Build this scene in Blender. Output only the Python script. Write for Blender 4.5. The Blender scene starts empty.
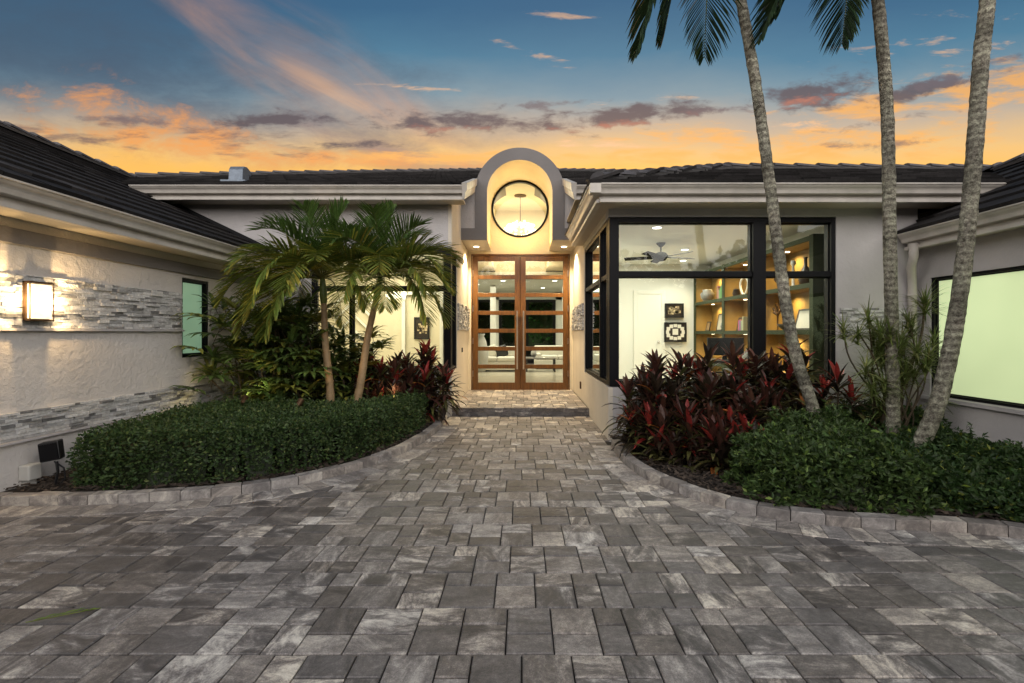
import bpy, math, random
from math import sin, cos, pi, radians, sqrt, atan2
from mathutils import Vector, Matrix, noise
import numpy as np

SC = bpy.context.scene
COL = SC.collection
F, PX, PY, HC = 483.0, 522.0, 333.0, 1.26      # focal length, principal point, eye height: used only to read positions off the photo

# ------------------------------------------------------------------ camera
cam_d = bpy.data.cameras.new('camera'); cam = bpy.data.objects.new('camera', cam_d); COL.objects.link(cam)
cam.location = (0, 0, HC); cam.rotation_euler = (radians(90), 0, 0)
cam_d.sensor_width = 36; cam_d.lens = 36 * F / 1024
cam_d.shift_x = -10 / 1024; cam_d.shift_y = -8.5 / 1024
cam_d.clip_start = .05; cam_d.clip_end = 2000
SC.camera = cam
SC.view_settings.view_transform = 'Standard'; SC.view_settings.look = 'None'
SC.view_settings.exposure = 0.25; SC.view_settings.gamma = 1.0
SC.cycles.max_bounces = 7; SC.cycles.diffuse_bounces = 3; SC.cycles.glossy_bounces = 3
SC.cycles.transparent_max_bounces = 10; SC.cycles.transmission_bounces = 4
SC.cycles.caustics_reflective = False; SC.cycles.caustics_refractive = False
SC.cycles.sample_clamp_indirect = 4
SC.cycles.use_denoising = True
try: SC.cycles.denoiser = 'OPENIMAGEDENOISE'
except Exception: pass

def lin(c):
    return tuple((v/12.92 if v <= .04045 else ((v+.055)/1.055)**2.4) for v in [x/255 for x in c]) + (1,)

# ------------------------------------------------------------------ world: dusk sky
SUN_EL, SUN_AZ = radians(2.0), radians(8)
W = bpy.data.worlds.new('World'); SC.world = W; W.use_nodes = True
nt = W.node_tree; nt.nodes.clear()
def nd(t, typ, **kw):
    n = t.nodes.new(typ)
    for k, v in kw.items(): setattr(n, k, v)
    return n
class G:
    """tiny helper: maths on node sockets"""
    def __init__(s, t): s.t = t
    def put(s, inp, v):
        if isinstance(v, (int, float)): inp.default_value = v
        elif isinstance(v, tuple): inp.default_value = v
        else: s.t.links.new(v, inp)
    def m(s, op, a, b=0.0, c=0.0, clamp=False):
        n = nd(s.t, 'ShaderNodeMath', operation=op, use_clamp=clamp)
        s.put(n.inputs[0], a); s.put(n.inputs[1], b); s.put(n.inputs[2], c)
        return n.outputs[0]
    def mix(s, f, a, b):
        n = nd(s.t, 'ShaderNodeMix', data_type='RGBA'); s.put(n.inputs[0], f); s.put(n.inputs[6], a); s.put(n.inputs[7], b)
        return n.outputs[2]
    def ramp(s, f, stops, interp='LINEAR'):
        n = nd(s.t, 'ShaderNodeValToRGB'); cr = n.color_ramp; cr.interpolation = interp
        while len(cr.elements) < len(stops): cr.elements.new(.5)
        for e, (p, c) in zip(cr.elements, stops):
            e.position = p; e.color = c if isinstance(c, tuple) else (c, c, c, 1)
        s.put(n.inputs[0], f); return n.outputs[0]
    def ss(s, x, a, b):
        n = nd(s.t, 'ShaderNodeMapRange', interpolation_type='SMOOTHSTEP')
        s.put(n.inputs[0], x); n.inputs[1].default_value = a; n.inputs[2].default_value = b
        return n.outputs[0]
    def noise(s, vec, scale, detail=4, rough=.55, dist=0.0):
        n = nd(s.t, 'ShaderNodeTexNoise'); s.put(n.inputs['Vector'], vec)
        n.inputs['Scale'].default_value = scale; n.inputs['Detail'].default_value = detail
        n.inputs['Roughness'].default_value = rough; n.inputs['Distortion'].default_value = dist
        return n.outputs[0]
    def comb(s, x, y, z=0.0):
        n = nd(s.t, 'ShaderNodeCombineXYZ'); s.put(n.inputs[0], x); s.put(n.inputs[1], y); s.put(n.inputs[2], z)
        return n.outputs[0]
g = G(nt)
tc = nd(nt, 'ShaderNodeTexCoord'); sep = nd(nt, 'ShaderNodeSeparateXYZ'); nt.links.new(tc.outputs['Generated'], sep.inputs[0])
dx, dy, dz = sep.outputs
ady = g.m('MAXIMUM', g.m('ABSOLUTE', dy), .02)
v = g.m('DIVIDE', dz, g.m('SQRT', g.m('ADD', g.m('MULTIPLY', dy, dy), g.m('MULTIPLY', g.m('MULTIPLY', dx, dx), .12))))
u = g.m('DIVIDE', dx, ady)
uv = g.comb(u, v)
wob = g.noise(g.comb(g.m('MULTIPLY', u, 1.0), g.m('MULTIPLY', v, 2.6)), 2.2, 5, .6)
vv = g.m('ADD', v, g.m('MULTIPLY', g.m('SUBTRACT', wob, .5), .12))
base = g.ramp(g.m('DIVIDE', vv, 1.4), [
    (.0, lin((226,150,60))), (.236, lin((255,186,62))), (.264, lin((240,188,108))), (.305, lin((196,172,146))),
    (.350, lin((126,152,164))), (.41, lin((62,126,158))), (.485, lin((16,94,138))), (.75, lin((6,52,90)))])
# left side of the sky is overcast with grey-blue veil
veil = g.m('MULTIPLY', g.m('SUBTRACT', 1.0, g.ss(u, -.95, -.25)), g.ss(v, .36, .56))
base = g.mix(g.m('MULTIPLY', veil, .75), base, lin((48,72,100)))
def blob(cx, cy, rx, ry, rot=0, soft=1.0):
    """soft ellipse round a direction of the sky, from photo coordinates of its centre"""
    cu, cv = (cx-PX)/F, (PY-cy)/F
    du, dv = g.m('SUBTRACT', u, cu), g.m('SUBTRACT', v, cv)
    c_, s_ = cos(radians(rot)), sin(radians(rot))
    a = g.m('DIVIDE', g.m('ADD', g.m('MULTIPLY', du, c_), g.m('MULTIPLY', dv, s_)), rx/F)
    b = g.m('DIVIDE', g.m('SUBTRACT', g.m('MULTIPLY', dv, c_), g.m('MULTIPLY', du, s_)), ry/F)
    r2 = g.m('ADD', g.m('MULTIPLY', a, a), g.m('MULTIPLY', b, b))
    return g.m('EXPONENT', g.m('MULTIPLY', r2, -soft))
front = g.ss(dy, 0.0, .15)
def cloudn(su, sv, sc_, det=9, rough=.62, dist=.25, off=0.0):
    n = g.noise(g.comb(g.m('MULTIPLY', u, su), g.m('MULTIPLY', v, sv), off), sc_, det, rough, dist)
    return g.m('DIVIDE', g.m('SUBTRACT', n, .34), .32)
nzf = cloudn(1.0, 2.6, 13.0, off=1.7)
nzs = cloudn(1.0, 4.5, 9.0, off=4.1)
nzb = cloudn(1.0, 2.4, 6.5, off=2.9, rough=.68)
swv = g.comb(g.m('ADD', g.m('MULTIPLY', u, .8), g.m('MULTIPLY', v, -.55)), g.m('MULTIPLY', g.m('ADD', g.m('MULTIPLY', u, .6), g.m('MULTIPLY', v, .95)), 3.2))
sw = g.m('DIVIDE', g.m('SUBTRACT', g.noise(swv, 2.6, 7, .58, .5), .34), .32)
skyc = base
def layer(blobs, nz, lo, hi, col, amt=1.0, wb=1.0):
    global skyc
    tot = None
    for b in blobs:
        x = blob(*b); tot = x if tot is None else g.m('MAXIMUM', tot, x)
    t = g.m('ADD', nz, g.m('MULTIPLY', g.m('SUBTRACT', tot, 1.0), wb))
    a = g.m('MULTIPLY', g.m('MULTIPLY', g.m('MULTIPLY', g.ss(t, lo, hi), amt), g.ss(tot, .02, .2)), front)
    skyc = g.mix(a, skyc, col)
# large diagonal grey and orange sweep, upper left
layer([(90,70,300,60,-8),(350,135,130,20,-20)], nzb, -1.2, 1.3, lin((54,70,94)), .85, 1.2)
layer([(305,72,110,36,-32),(370,104,80,24,-25),(235,26,70,30,-30)], sw, -.7, 1.7, lin((232,164,112)), .8, 1.1)
layer([(330,92,70,14,-30)], sw, -.3, 1.2, lin((246,186,128)), .7, .9)
layer([(390,150,90,10,-14)], nzb, -.5, .9, lin((170,128,112)), .7, .9)
# orange lit bank, lower left and along the roofline
layer([(95,118,85,26,-8),(180,150,190,22,-4),(360,160,160,10,0)], nzb, -.05, .85, lin((246,156,54)), .95, .9)
layer([(190,140,170,12,-4),(60,148,90,10,-5),(290,158,80,6,0)], nzs, .15, .85, lin((112,78,70)), .85, .8)
layer([(640,158,180,10,0),(830,148,170,18,3),(980,100,120,26,8),(450,156,110,8,0),(700,138,90,12,0),(900,112,110,16,4)], nzs, -.05, .75, lin((252,176,70)), .95, .8)
# bright thin streaks
layer([(400,87,90,5,-3),(540,55,56,7,-16),(870,60,110,9,8),(640,102,90,5,3),(985,60,60,6,5),(950,30,90,6,-6),(560,16,80,4,-4),(600,145,140,6,0),(780,130,100,7,4)], nzs, .3, .9, lin((246,192,140)), .9, .8)
# dark purple fragments
layer([(450,122,74,12,1),(618,118,92,12,6),(640,110,50,7,4),(815,98,66,15,9),(270,123,66,8,5),(358,146,44,5,0),(905,100,60,8,8)], nzf, -.25, .5, lin((78,50,54)), .95, 1.0)
layer([(735,112,60,7,4),(940,92,80,9,8),(880,128,90,6,6),(880,150,80,6,0),(1000,75,60,7,10),(120,128,80,7,0),(560,104,70,5,3)], nzf, .15, .8, lin((104,78,80)), .75, .9)
layer([(450,129,50,5,1),(610,126,70,6,5),(800,106,60,6,9)], nzf, .1, .9, lin((206,112,70)), .75, .8)
# the eastern half of the dome, behind the viewer, is plain dusk
east = g.ramp(g.ss(dz, 0.0, .9), [(0, (2.7, 2.5, 2.36, 1)), (.5, (2.75, 2.62, 2.56, 1)), (1, (.66, .66, .68, 1))])
skyc = g.mix(g.m('MULTIPLY', g.ss(v, .34, .68), .42), skyc, (0.0, .05, .12, 1))
skyc = g.mix(.14, skyc, (0.0, 0.0, 0.0, 1))
skyc = g.mix(g.ss(dy, .12, -.45), skyc, east)
below = g.ss(dz, -.02, .02)
skyc = g.mix(below, (.06, .055, .05, 1), skyc)
sky = nd(nt, 'ShaderNodeTexSky', sky_type='NISHITA'); sky.sun_disc = False
sky.sun_elevation = SUN_EL; sky.sun_rotation = SUN_AZ
bg1 = nd(nt, 'ShaderNodeBackground'); bg1.inputs[1].default_value = .05; nt.links.new(sky.outputs[0], bg1.inputs[0])
bg2 = nd(nt, 'ShaderNodeBackground'); bg2.inputs[1].default_value = .95; nt.links.new(skyc, bg2.inputs[0])
ad = nd(nt, 'ShaderNodeAddShader'); nt.links.new(bg1.outputs[0], ad.inputs[0]); nt.links.new(bg2.outputs[0], ad.inputs[1])
wo = nd(nt, 'ShaderNodeOutputWorld'); nt.links.new(ad.outputs[0], wo.inputs[0])
# the sun has all but set behind the house
sd = bpy.data.lights.new('sun', 'SUN'); sd.energy = .35; sd.angle = radians(2); sd.color = (1, .62, .34)
so = bpy.data.objects.new('sun', sd); COL.objects.link(so)
so.rotation_euler = Vector((-sin(SUN_AZ)*cos(SUN_EL), -cos(SUN_AZ)*cos(SUN_EL), -sin(SUN_EL))).to_track_quat('-Z', 'Y').to_euler()

# ------------------------------------------------------------------ materials
def mat(name, color=(.5,.5,.5), rough=.7, bump=0.0, bscale=40, bdetail=4, var=0.0, vscale=3, metal=0.0, spec=.5,
        attr=False, sheen=None, emit=None, estr=0.0, bdist=.01, coords='Object', stretch=None, subsurf=0):
    m = bpy.data.materials.new(name); m.use_nodes = True
    t = m.node_tree; h = G(t); b = t.nodes['Principled BSDF']
    b.inputs['Roughness'].default_value = rough; b.inputs['Metallic'].default_value = metal
    b.inputs['Specular IOR Level'].default_value = spec
    c = tuple(color)[:3] + (1,)
    tcn = nd(t, 'ShaderNodeTexCoord'); vec = tcn.outputs[coords]
    if stretch:
        mp = nd(t, 'ShaderNodeMapping'); t.links.new(vec, mp.inputs[0]); mp.inputs['Scale'].default_value = stretch; vec = mp.outputs[0]
    out = None
    if attr:
        a = nd(t, 'ShaderNodeAttribute', attribute_name='Col'); out = a.outputs['Color']
    if var:
        n = h.noise(vec, vscale, 6, .6)
        k = h.ramp(n, [(.25, 1-var), (.75, 1+var*.6)])
        mx = nd(t, 'ShaderNodeMix', data_type='RGBA', blend_type='MULTIPLY'); mx.inputs[0].default_value = 1
        if out is not None: t.links.new(out, mx.inputs[6])
        else: mx.inputs[6].default_value = c
        t.links.new(k, mx.inputs[7]); out = mx.outputs[2]
    if out is not None: t.links.new(out, b.inputs['Base Color'])
    else: b.inputs['Base Color'].default_value = c
    if bump:
        n = h.noise(vec, bscale, bdetail, .6)
        bn = nd(t, 'ShaderNodeBump'); bn.inputs['Strength'].default_value = bump; bn.inputs['Distance'].default_value = bdist
        t.links.new(n, bn.inputs['Height']); t.links.new(bn.outputs[0], b.inputs['Normal'])
    if emit:
        b.inputs['Emission Color'].default_value = tuple(emit)[:3] + (1,); b.inputs['Emission Strength'].default_value = estr
    return m

def glass_mat(name, tint=(.93,.97,.94), rough=.0, ior=1.5, refl=1.6):
    m = bpy.data.materials.new(name); m.use_nodes = True; t = m.node_tree; t.nodes.clear(); h = G(t)
    tr = nd(t, 'ShaderNodeBsdfTransparent'); tr.inputs[0].default_value = tint + (1,)
    gl = nd(t, 'ShaderNodeBsdfGlossy'); gl.inputs['Roughness'].default_value = rough; gl.inputs[0].default_value = (.9,.95,.95,1)
    fr = nd(t, 'ShaderNodeFresnel'); fr.inputs[0].default_value = ior
    mx = nd(t, 'ShaderNodeMixShader'); t.links.new(h.m('MULTIPLY', fr.outputs[0], refl, clamp=True), mx.inputs[0])
    t.links.new(tr.outputs[0], mx.inputs[1]); t.links.new(gl.outputs[0], mx.inputs[2])
    o = nd(t, 'ShaderNodeOutputMaterial'); t.links.new(mx.outputs[0], o.inputs[0])
    return m

def stucco_mat(name, color, bump=.5):
    """trowelled stucco: broad knock-down plus fine grain, faint mottling"""
    m = bpy.data.materials.new(name); m.use_nodes = True; t = m.node_tree; h = G(t); b = t.nodes['Principled BSDF']
    b.inputs['Roughness'].default_value = .85; b.inputs['Specular IOR Level'].default_value = .25
    vec = nd(t, 'ShaderNodeTexCoord').outputs['Object']
    n1 = h.noise(vec, 17, 6, .62, .5); n2 = h.noise(vec, 70, 3, .6); n3 = h.noise(vec, 1.1, 5, .6)
    hh = h.m('ADD', h.m('MULTIPLY', n1, 1.5), h.m('MULTIPLY', n2, .4))
    bn = nd(t, 'ShaderNodeBump'); bn.inputs['Strength'].default_value = bump; bn.inputs['Distance'].default_value = .012
    t.links.new(hh, bn.inputs['Height']); t.links.new(bn.outputs[0], b.inputs['Normal'])
    c = h.mix(h.ss(n3, .3, .7), tuple(x*.88 for x in color) + (1,), tuple(x*1.04 for x in color) + (1,))
    t.links.new(c, b.inputs['Base Color'])
    return m

def paver_mat(name, CT=1.0):
    m = bpy.data.materials.new(name); m.use_nodes = True; t = m.node_tree; h = G(t); b = t.nodes['Principled BSDF']
    at = nd(t, 'ShaderNodeAttribute', attribute_name='Col'); sp = nd(t, 'ShaderNodeSeparateColor'); t.links.new(at.outputs['Color'], sp.inputs[0])
    tone, seed, orient = sp.outputs
    tcn = nd(t, 'ShaderNodeTexCoord'); s3 = nd(t, 'ShaderNodeSeparateXYZ'); t.links.new(tcn.outputs['Object'], s3.inputs[0])
    off = h.m('MULTIPLY', seed, 57.0)
    # blended charcoal and cream concrete: each block carries its own cloudy patch, some also pale wear
    ox = h.m('MULTIPLY', s3.outputs[0], h.m('ADD', 5.5, h.m('MULTIPLY', orient, 7.0)))
    oy = h.m('MULTIPLY', s3.outputs[1], h.m('SUBTRACT', 12.5, h.m('MULTIPLY', orient, 7.0)))
    pv_ = h.comb(h.m('ADD', ox, off), h.m('ADD', oy, off), h.m('MULTIPLY', s3.outputs[2], 8))
    sm = h.noise(pv_, .8, 8, .74, .6)
    fine = h.noise(tcn.outputs['Object'], 190, 3, .75); mid = h.noise(tcn.outputs['Object'], 38, 6, .75)
    pat = h.noise(tcn.outputs['Object'], .5, 3, .5)
    amp = h.m('ADD', 1.3, h.m('MULTIPLY', h.ss(seed, .4, .9), 2.2*CT))
    k = h.m('ADD', h.m('MULTIPLY', tone, .55), h.m('MULTIPLY', h.m('SUBTRACT', sm, .47), amp))
    k = h.m('ADD', k, h.m('MULTIPLY', h.m('SUBTRACT', pat, .5), .30))
    k = h.m('ADD', k, h.m('MULTIPLY', h.m('SUBTRACT', fine, .5), .75*CT))
    k = h.m('ADD', k, h.m('MULTIPLY', h.m('SUBTRACT', mid, .5), .75*CT), clamp=True)
    warmn = h.noise(h.comb(h.m('MULTIPLY', seed, 91.0), tone, 0.0), 5.0, 1)
    c1 = h.ramp(k, [(0, (.082,.073,.069,1)), (.3, (.200,.178,.162,1)), (.5, (.37,.33,.295,1)), (.7, (.62,.56,.47,1)), (1, (.84,.78,.67,1))])
    c2 = h.ramp(k, [(0, (.095,.088,.086,1)), (.3, (.19,.175,.168,1)), (.5, (.33,.305,.288,1)), (.7, (.53,.50,.46,1)), (1, (.80,.76,.69,1))])
    c = h.mix(h.ss(warmn, .4, .6), c1, c2)
    t.links.new(c, b.inputs['Base Color'])
    t.links.new(h.ramp(k, [(0, .42), (1, .7)]), b.inputs['Roughness']); b.inputs['Specular IOR Level'].default_value = .4
    bn = nd(t, 'ShaderNodeBump'); bn.inputs['Strength'].default_value = .55; bn.inputs['Distance'].default_value = .003
    t.links.new(h.m('ADD', h.m('MULTIPLY', mid, 1.2), fine), bn.inputs['Height']); t.links.new(bn.outputs[0], b.inputs['Normal'])
    return m

def leaf_mat(name, rough=.42, spec=.5, trans=.25):
    m = bpy.data.materials.new(name); m.use_nodes = True; t = m.node_tree; h = G(t); b = t.nodes['Principled BSDF']
    at = nd(t, 'ShaderNodeAttribute', attribute_name='Col')
    n = h.noise(nd(t, 'ShaderNodeTexCoord').outputs['Object'], 30, 3, .6)
    mx = nd(t, 'ShaderNodeMix', data_type='RGBA', blend_type='MULTIPLY'); mx.inputs[0].default_value = 1
    t.links.new(at.outputs['Color'], mx.inputs[6]); t.links.new(h.ramp(n, [(.3, .7), (.7, 1.2)]), mx.inputs[7])
    t.links.new(mx.outputs[2], b.inputs['Base Color'])
    b.inputs['Roughness'].default_value = rough; b.inputs['Specular IOR Level'].default_value = spec
    tl = nd(t, 'ShaderNodeBsdfTranslucent'); t.links.new(mx.outputs[2], tl.inputs[0])
    ms = nd(t, 'ShaderNodeMixShader'); ms.inputs[0].default_value = trans
    t.links.new(b.outputs[0], ms.inputs[1]); t.links.new(tl.outputs[0], ms.inputs[2])
    t.links.new(ms.outputs[0], t.nodes['Material Output'].inputs[0])
    return m

def wood_mat(name, c1, c2, rough=.35):
    m = bpy.data.materials.new(name); m.use_nodes = True; t = m.node_tree; h = G(t); b = t.nodes['Principled BSDF']
    mp = nd(t, 'ShaderNodeMapping'); t.links.new(nd(t, 'ShaderNodeTexCoord').outputs['Object'], mp.inputs[0]); mp.inputs['Scale'].default_value = (30, 30, 3)
    n = h.noise(mp.outputs[0], 1.2, 6, .6, .8)
    t.links.new(h.mix(h.ss(n, .3, .7), c1 + (1,), c2 + (1,)), b.inputs['Base Color'])
    b.inputs['Roughness'].default_value = rough
    return m

M = {}
M['stucco'] = stucco_mat('grey_stucco', (.50,.475,.47), .45)
M['stucco_rough'] = stucco_mat('trowelled_stucco', (.68,.64,.60), .75)
M['cream_stucco'] = stucco_mat('cream_stucco', (.66,.60,.50), .3)
M['grey_trim'] = stucco_mat('grey_painted_stucco', (.205,.192,.188), .25)
M['vault'] = stucco_mat('cream_vault_plaster', (.70,.62,.46), .35)
M['gutter'] = mat('gutter_enamel', (.52,.48,.43), .42, var=.22, vscale=5, bump=.08, bscale=12)
M['soffit'] = mat('painted_soffit', (.50,.45,.37), .7, bump=.2, bscale=80)
M['tile'] = mat('roof_tile', (.05,.046,.05), .8, spec=.2, attr=True, bump=.5, bscale=45, var=.35, vscale=14)
M['ridge'] = mat('ridge_tile', (.10,.095,.10), .7, attr=True, bump=.5, bscale=40, var=.3, vscale=10)
M['deck'] = mat('roof_deck', (.02,.019,.02), .9)
M['ledger'] = mat('split_ledger_stone', (.4,.4,.4), .75, attr=True, bump=.9, bscale=48, bdetail=6, var=.3, vscale=30, bdist=.015)
M['frame'] = mat('black_aluminium', (.005,.005,.006), .45, spec=.15, bump=.03, bscale=200)
M['glass'] = glass_mat('window_glass', refl=1.15)
M['tinted_glass'] = glass_mat('tinted_window_glass', (.6,.68,.6), refl=.35)
M['wood'] = wood_mat('stained_mahogany', (.080,.033,.006), (.150,.062,.012), .30)
M['steel'] = mat('brushed_steel', (.62,.60,.58), .28, metal=1.0, bump=.05, bscale=300)
M['paver'] = paver_mat('concrete_paver')
M['kerbstone'] = paver_mat('kerb_stone', .35)
M['joint'] = mat('joint_sand', (.03,.027,.024), .95, bump=.5, bscale=120, var=.3)
M['soil'] = mat('dark_mulch_soil', (.028,.020,.015), .95, bump=1, bscale=30, bdist=.03, var=.5, vscale=9)
M['chips'] = mat('bark_chips', (.05,.03,.02), .9, attr=True, bump=.5, bscale=80)
M['ground'] = mat('lawn_ground', (.035,.05,.02), .95, bump=.6, bscale=20, var=.3, vscale=2)
M['leaf'] = leaf_mat('glossy_leaf', .5, .35)
M['frond'] = leaf_mat('palm_leaflet', .42, .5, .22)
M['ti'] = leaf_mat('ti_leaf', .42, .35, .22)
def bark_mat(name, ringscale, bump, dark, light):
    m = bpy.data.materials.new(name); m.use_nodes = True; t = m.node_tree; h = G(t); b = t.nodes['Principled BSDF']
    at = nd(t, 'ShaderNodeAttribute', attribute_name='Col'); tcn = nd(t, 'ShaderNodeTexCoord').outputs['Object']
    sp = nd(t, 'ShaderNodeSeparateXYZ'); t.links.new(tcn, sp.inputs[0])
    n1 = h.noise(tcn, 26, 8, .72, .3); n2 = h.noise(tcn, 75, 5, .75); n3 = h.noise(tcn, 7, 5, .65)
    ring = h.m('SINE', h.m('ADD', h.m('MULTIPLY', sp.outputs[2], ringscale), h.m('MULTIPLY', n3, 4.5)))
    k = h.m('ADD', h.m('MULTIPLY', h.m('SUBTRACT', n1, .5), 2.6), h.m('ADD', .5, h.m('MULTIPLY', h.m('SUBTRACT', n2, .5), 1.6)))
    k = h.m('ADD', k, h.m('MULTIPLY', ring, .13)); k = h.m('ADD', k, h.m('MULTIPLY', h.m('SUBTRACT', n3, .5), 1.0), clamp=True)
    mx = nd(t, 'ShaderNodeMix', data_type='RGBA', blend_type='MULTIPLY'); mx.inputs[0].default_value = 1
    t.links.new(at.outputs['Color'], mx.inputs[6]); t.links.new(h.ramp(k, [(0, dark), (.45, (.75,.74,.70,1)), (1, light)]), mx.inputs[7]); t.links.new(mx.outputs[2], b.inputs['Base Color'])
    b.inputs['Roughness'].default_value = .9; b.inputs['Specular IOR Level'].default_value = .2
    bn = nd(t, 'ShaderNodeBump'); bn.inputs['Strength'].default_value = bump; bn.inputs['Distance'].default_value = .018
    t.links.new(k, bn.inputs['Height']); t.links.new(bn.outputs[0], b.inputs['Normal']); return m
M['bark'] = bark_mat('palm_bark', 95, 1.0, (.22,.21,.18,1), (1.7,1.75,1.6,1))
M['cane'] = mat('smooth_palm_trunk', (.34,.22,.11), .6, attr=True, bump=.5, bscale=30, var=.35, vscale=12)
M['stem'] = mat('plant_stem', (.09,.065,.04), .85, bump=.5, bscale=60, var=.3, vscale=20)
M['white'] = mat('white_wall_paint', (.78,.78,.72), .7, bump=.05, bscale=60)
M['creamwall'] = mat('cream_wall_paint', (.70,.64,.48), .7, bump=.05, bscale=60)
M['ceiling'] = mat('ceiling_paint', (.74,.75,.70), .8)
M['floor'] = mat('polished_floor_tile', (.55,.50,.40), .22, var=.1, vscale=2)
M['olive'] = mat('olive_cabinet_paint', (.050,.060,.036), .8, spec=.1, var=.1)
M['mustard'] = mat('mustard_panel', (.27,.18,.060), .6, var=.15, vscale=5)
M['black'] = mat('black_plastic', (.012,.012,.013), .4, bump=.1, bscale=80)
M['dark'] = mat('dark_wood', (.03,.022,.018), .4, var=.2)
M['bronze'] = mat('aged_bronze', (.09,.05,.025), .45, metal=.7, var=.3, vscale=20)
M['sofa'] = mat('white_upholstery', (.70,.67,.58), .85, bump=.3, bscale=120)
M['pot'] = mat('grey_ceramic', (.20,.20,.19), .35, var=.3, vscale=12)
M['paper'] = mat('aged_print', (.38,.30,.18), .7, attr=True)
M['greybox'] = mat('white_plastic', (.55,.54,.50), .5, var=.15)
M['galv'] = mat('galvanised_metal', (.16,.19,.23), .45, metal=.5, var=.3, vscale=20)
M['fan'] = mat('grey_fan_metal', (.03,.03,.028), .9, spec=.05)

def emis(name, c, s, var=0, scale=2.0):
    m = bpy.data.materials.new(name); m.use_nodes = True; t = m.node_tree; h = G(t); b = t.nodes['Principled BSDF']
    b.inputs['Base Color'].default_value = tuple(c) + (1,); b.inputs['Roughness'].default_value = .25
    b.inputs['Emission Strength'].default_value = s
    if var:
        n = h.noise(nd(t, 'ShaderNodeTexCoord').outputs['Object'], scale, 3, .5)
        t.links.new(h.mix(h.ss(n, .3, .7), tuple(x*(1-var) for x in c) + (1,), tuple(c) + (1,)), b.inputs['Emission Color'])
    else: b.inputs['Emission Color'].default_value = tuple(c) + (1,)
    return m
M['lamp'] = emis('lamp_lens', (1,.85,.6), 9)
M['lampcool'] = emis('ceiling_lamp_lens', (1,.97,.85), 5)
M['crystal'] = emis('lit_crystal', (1,.95,.78), 1.25)
M['sconceglass'] = emis('lit_alabaster_glass', (1,.82,.52), 1.4, .35, 22)
M['greenglass'] = emis('lit_frosted_window', (.56,.66,.36), .80, .26, .55)
M['greenblind'] = emis('lit_window_blind', (.22,.36,.23), .55, .12, 3)
M['clockface'] = mat('clock_face', (.75,.73,.66), .5)

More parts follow.
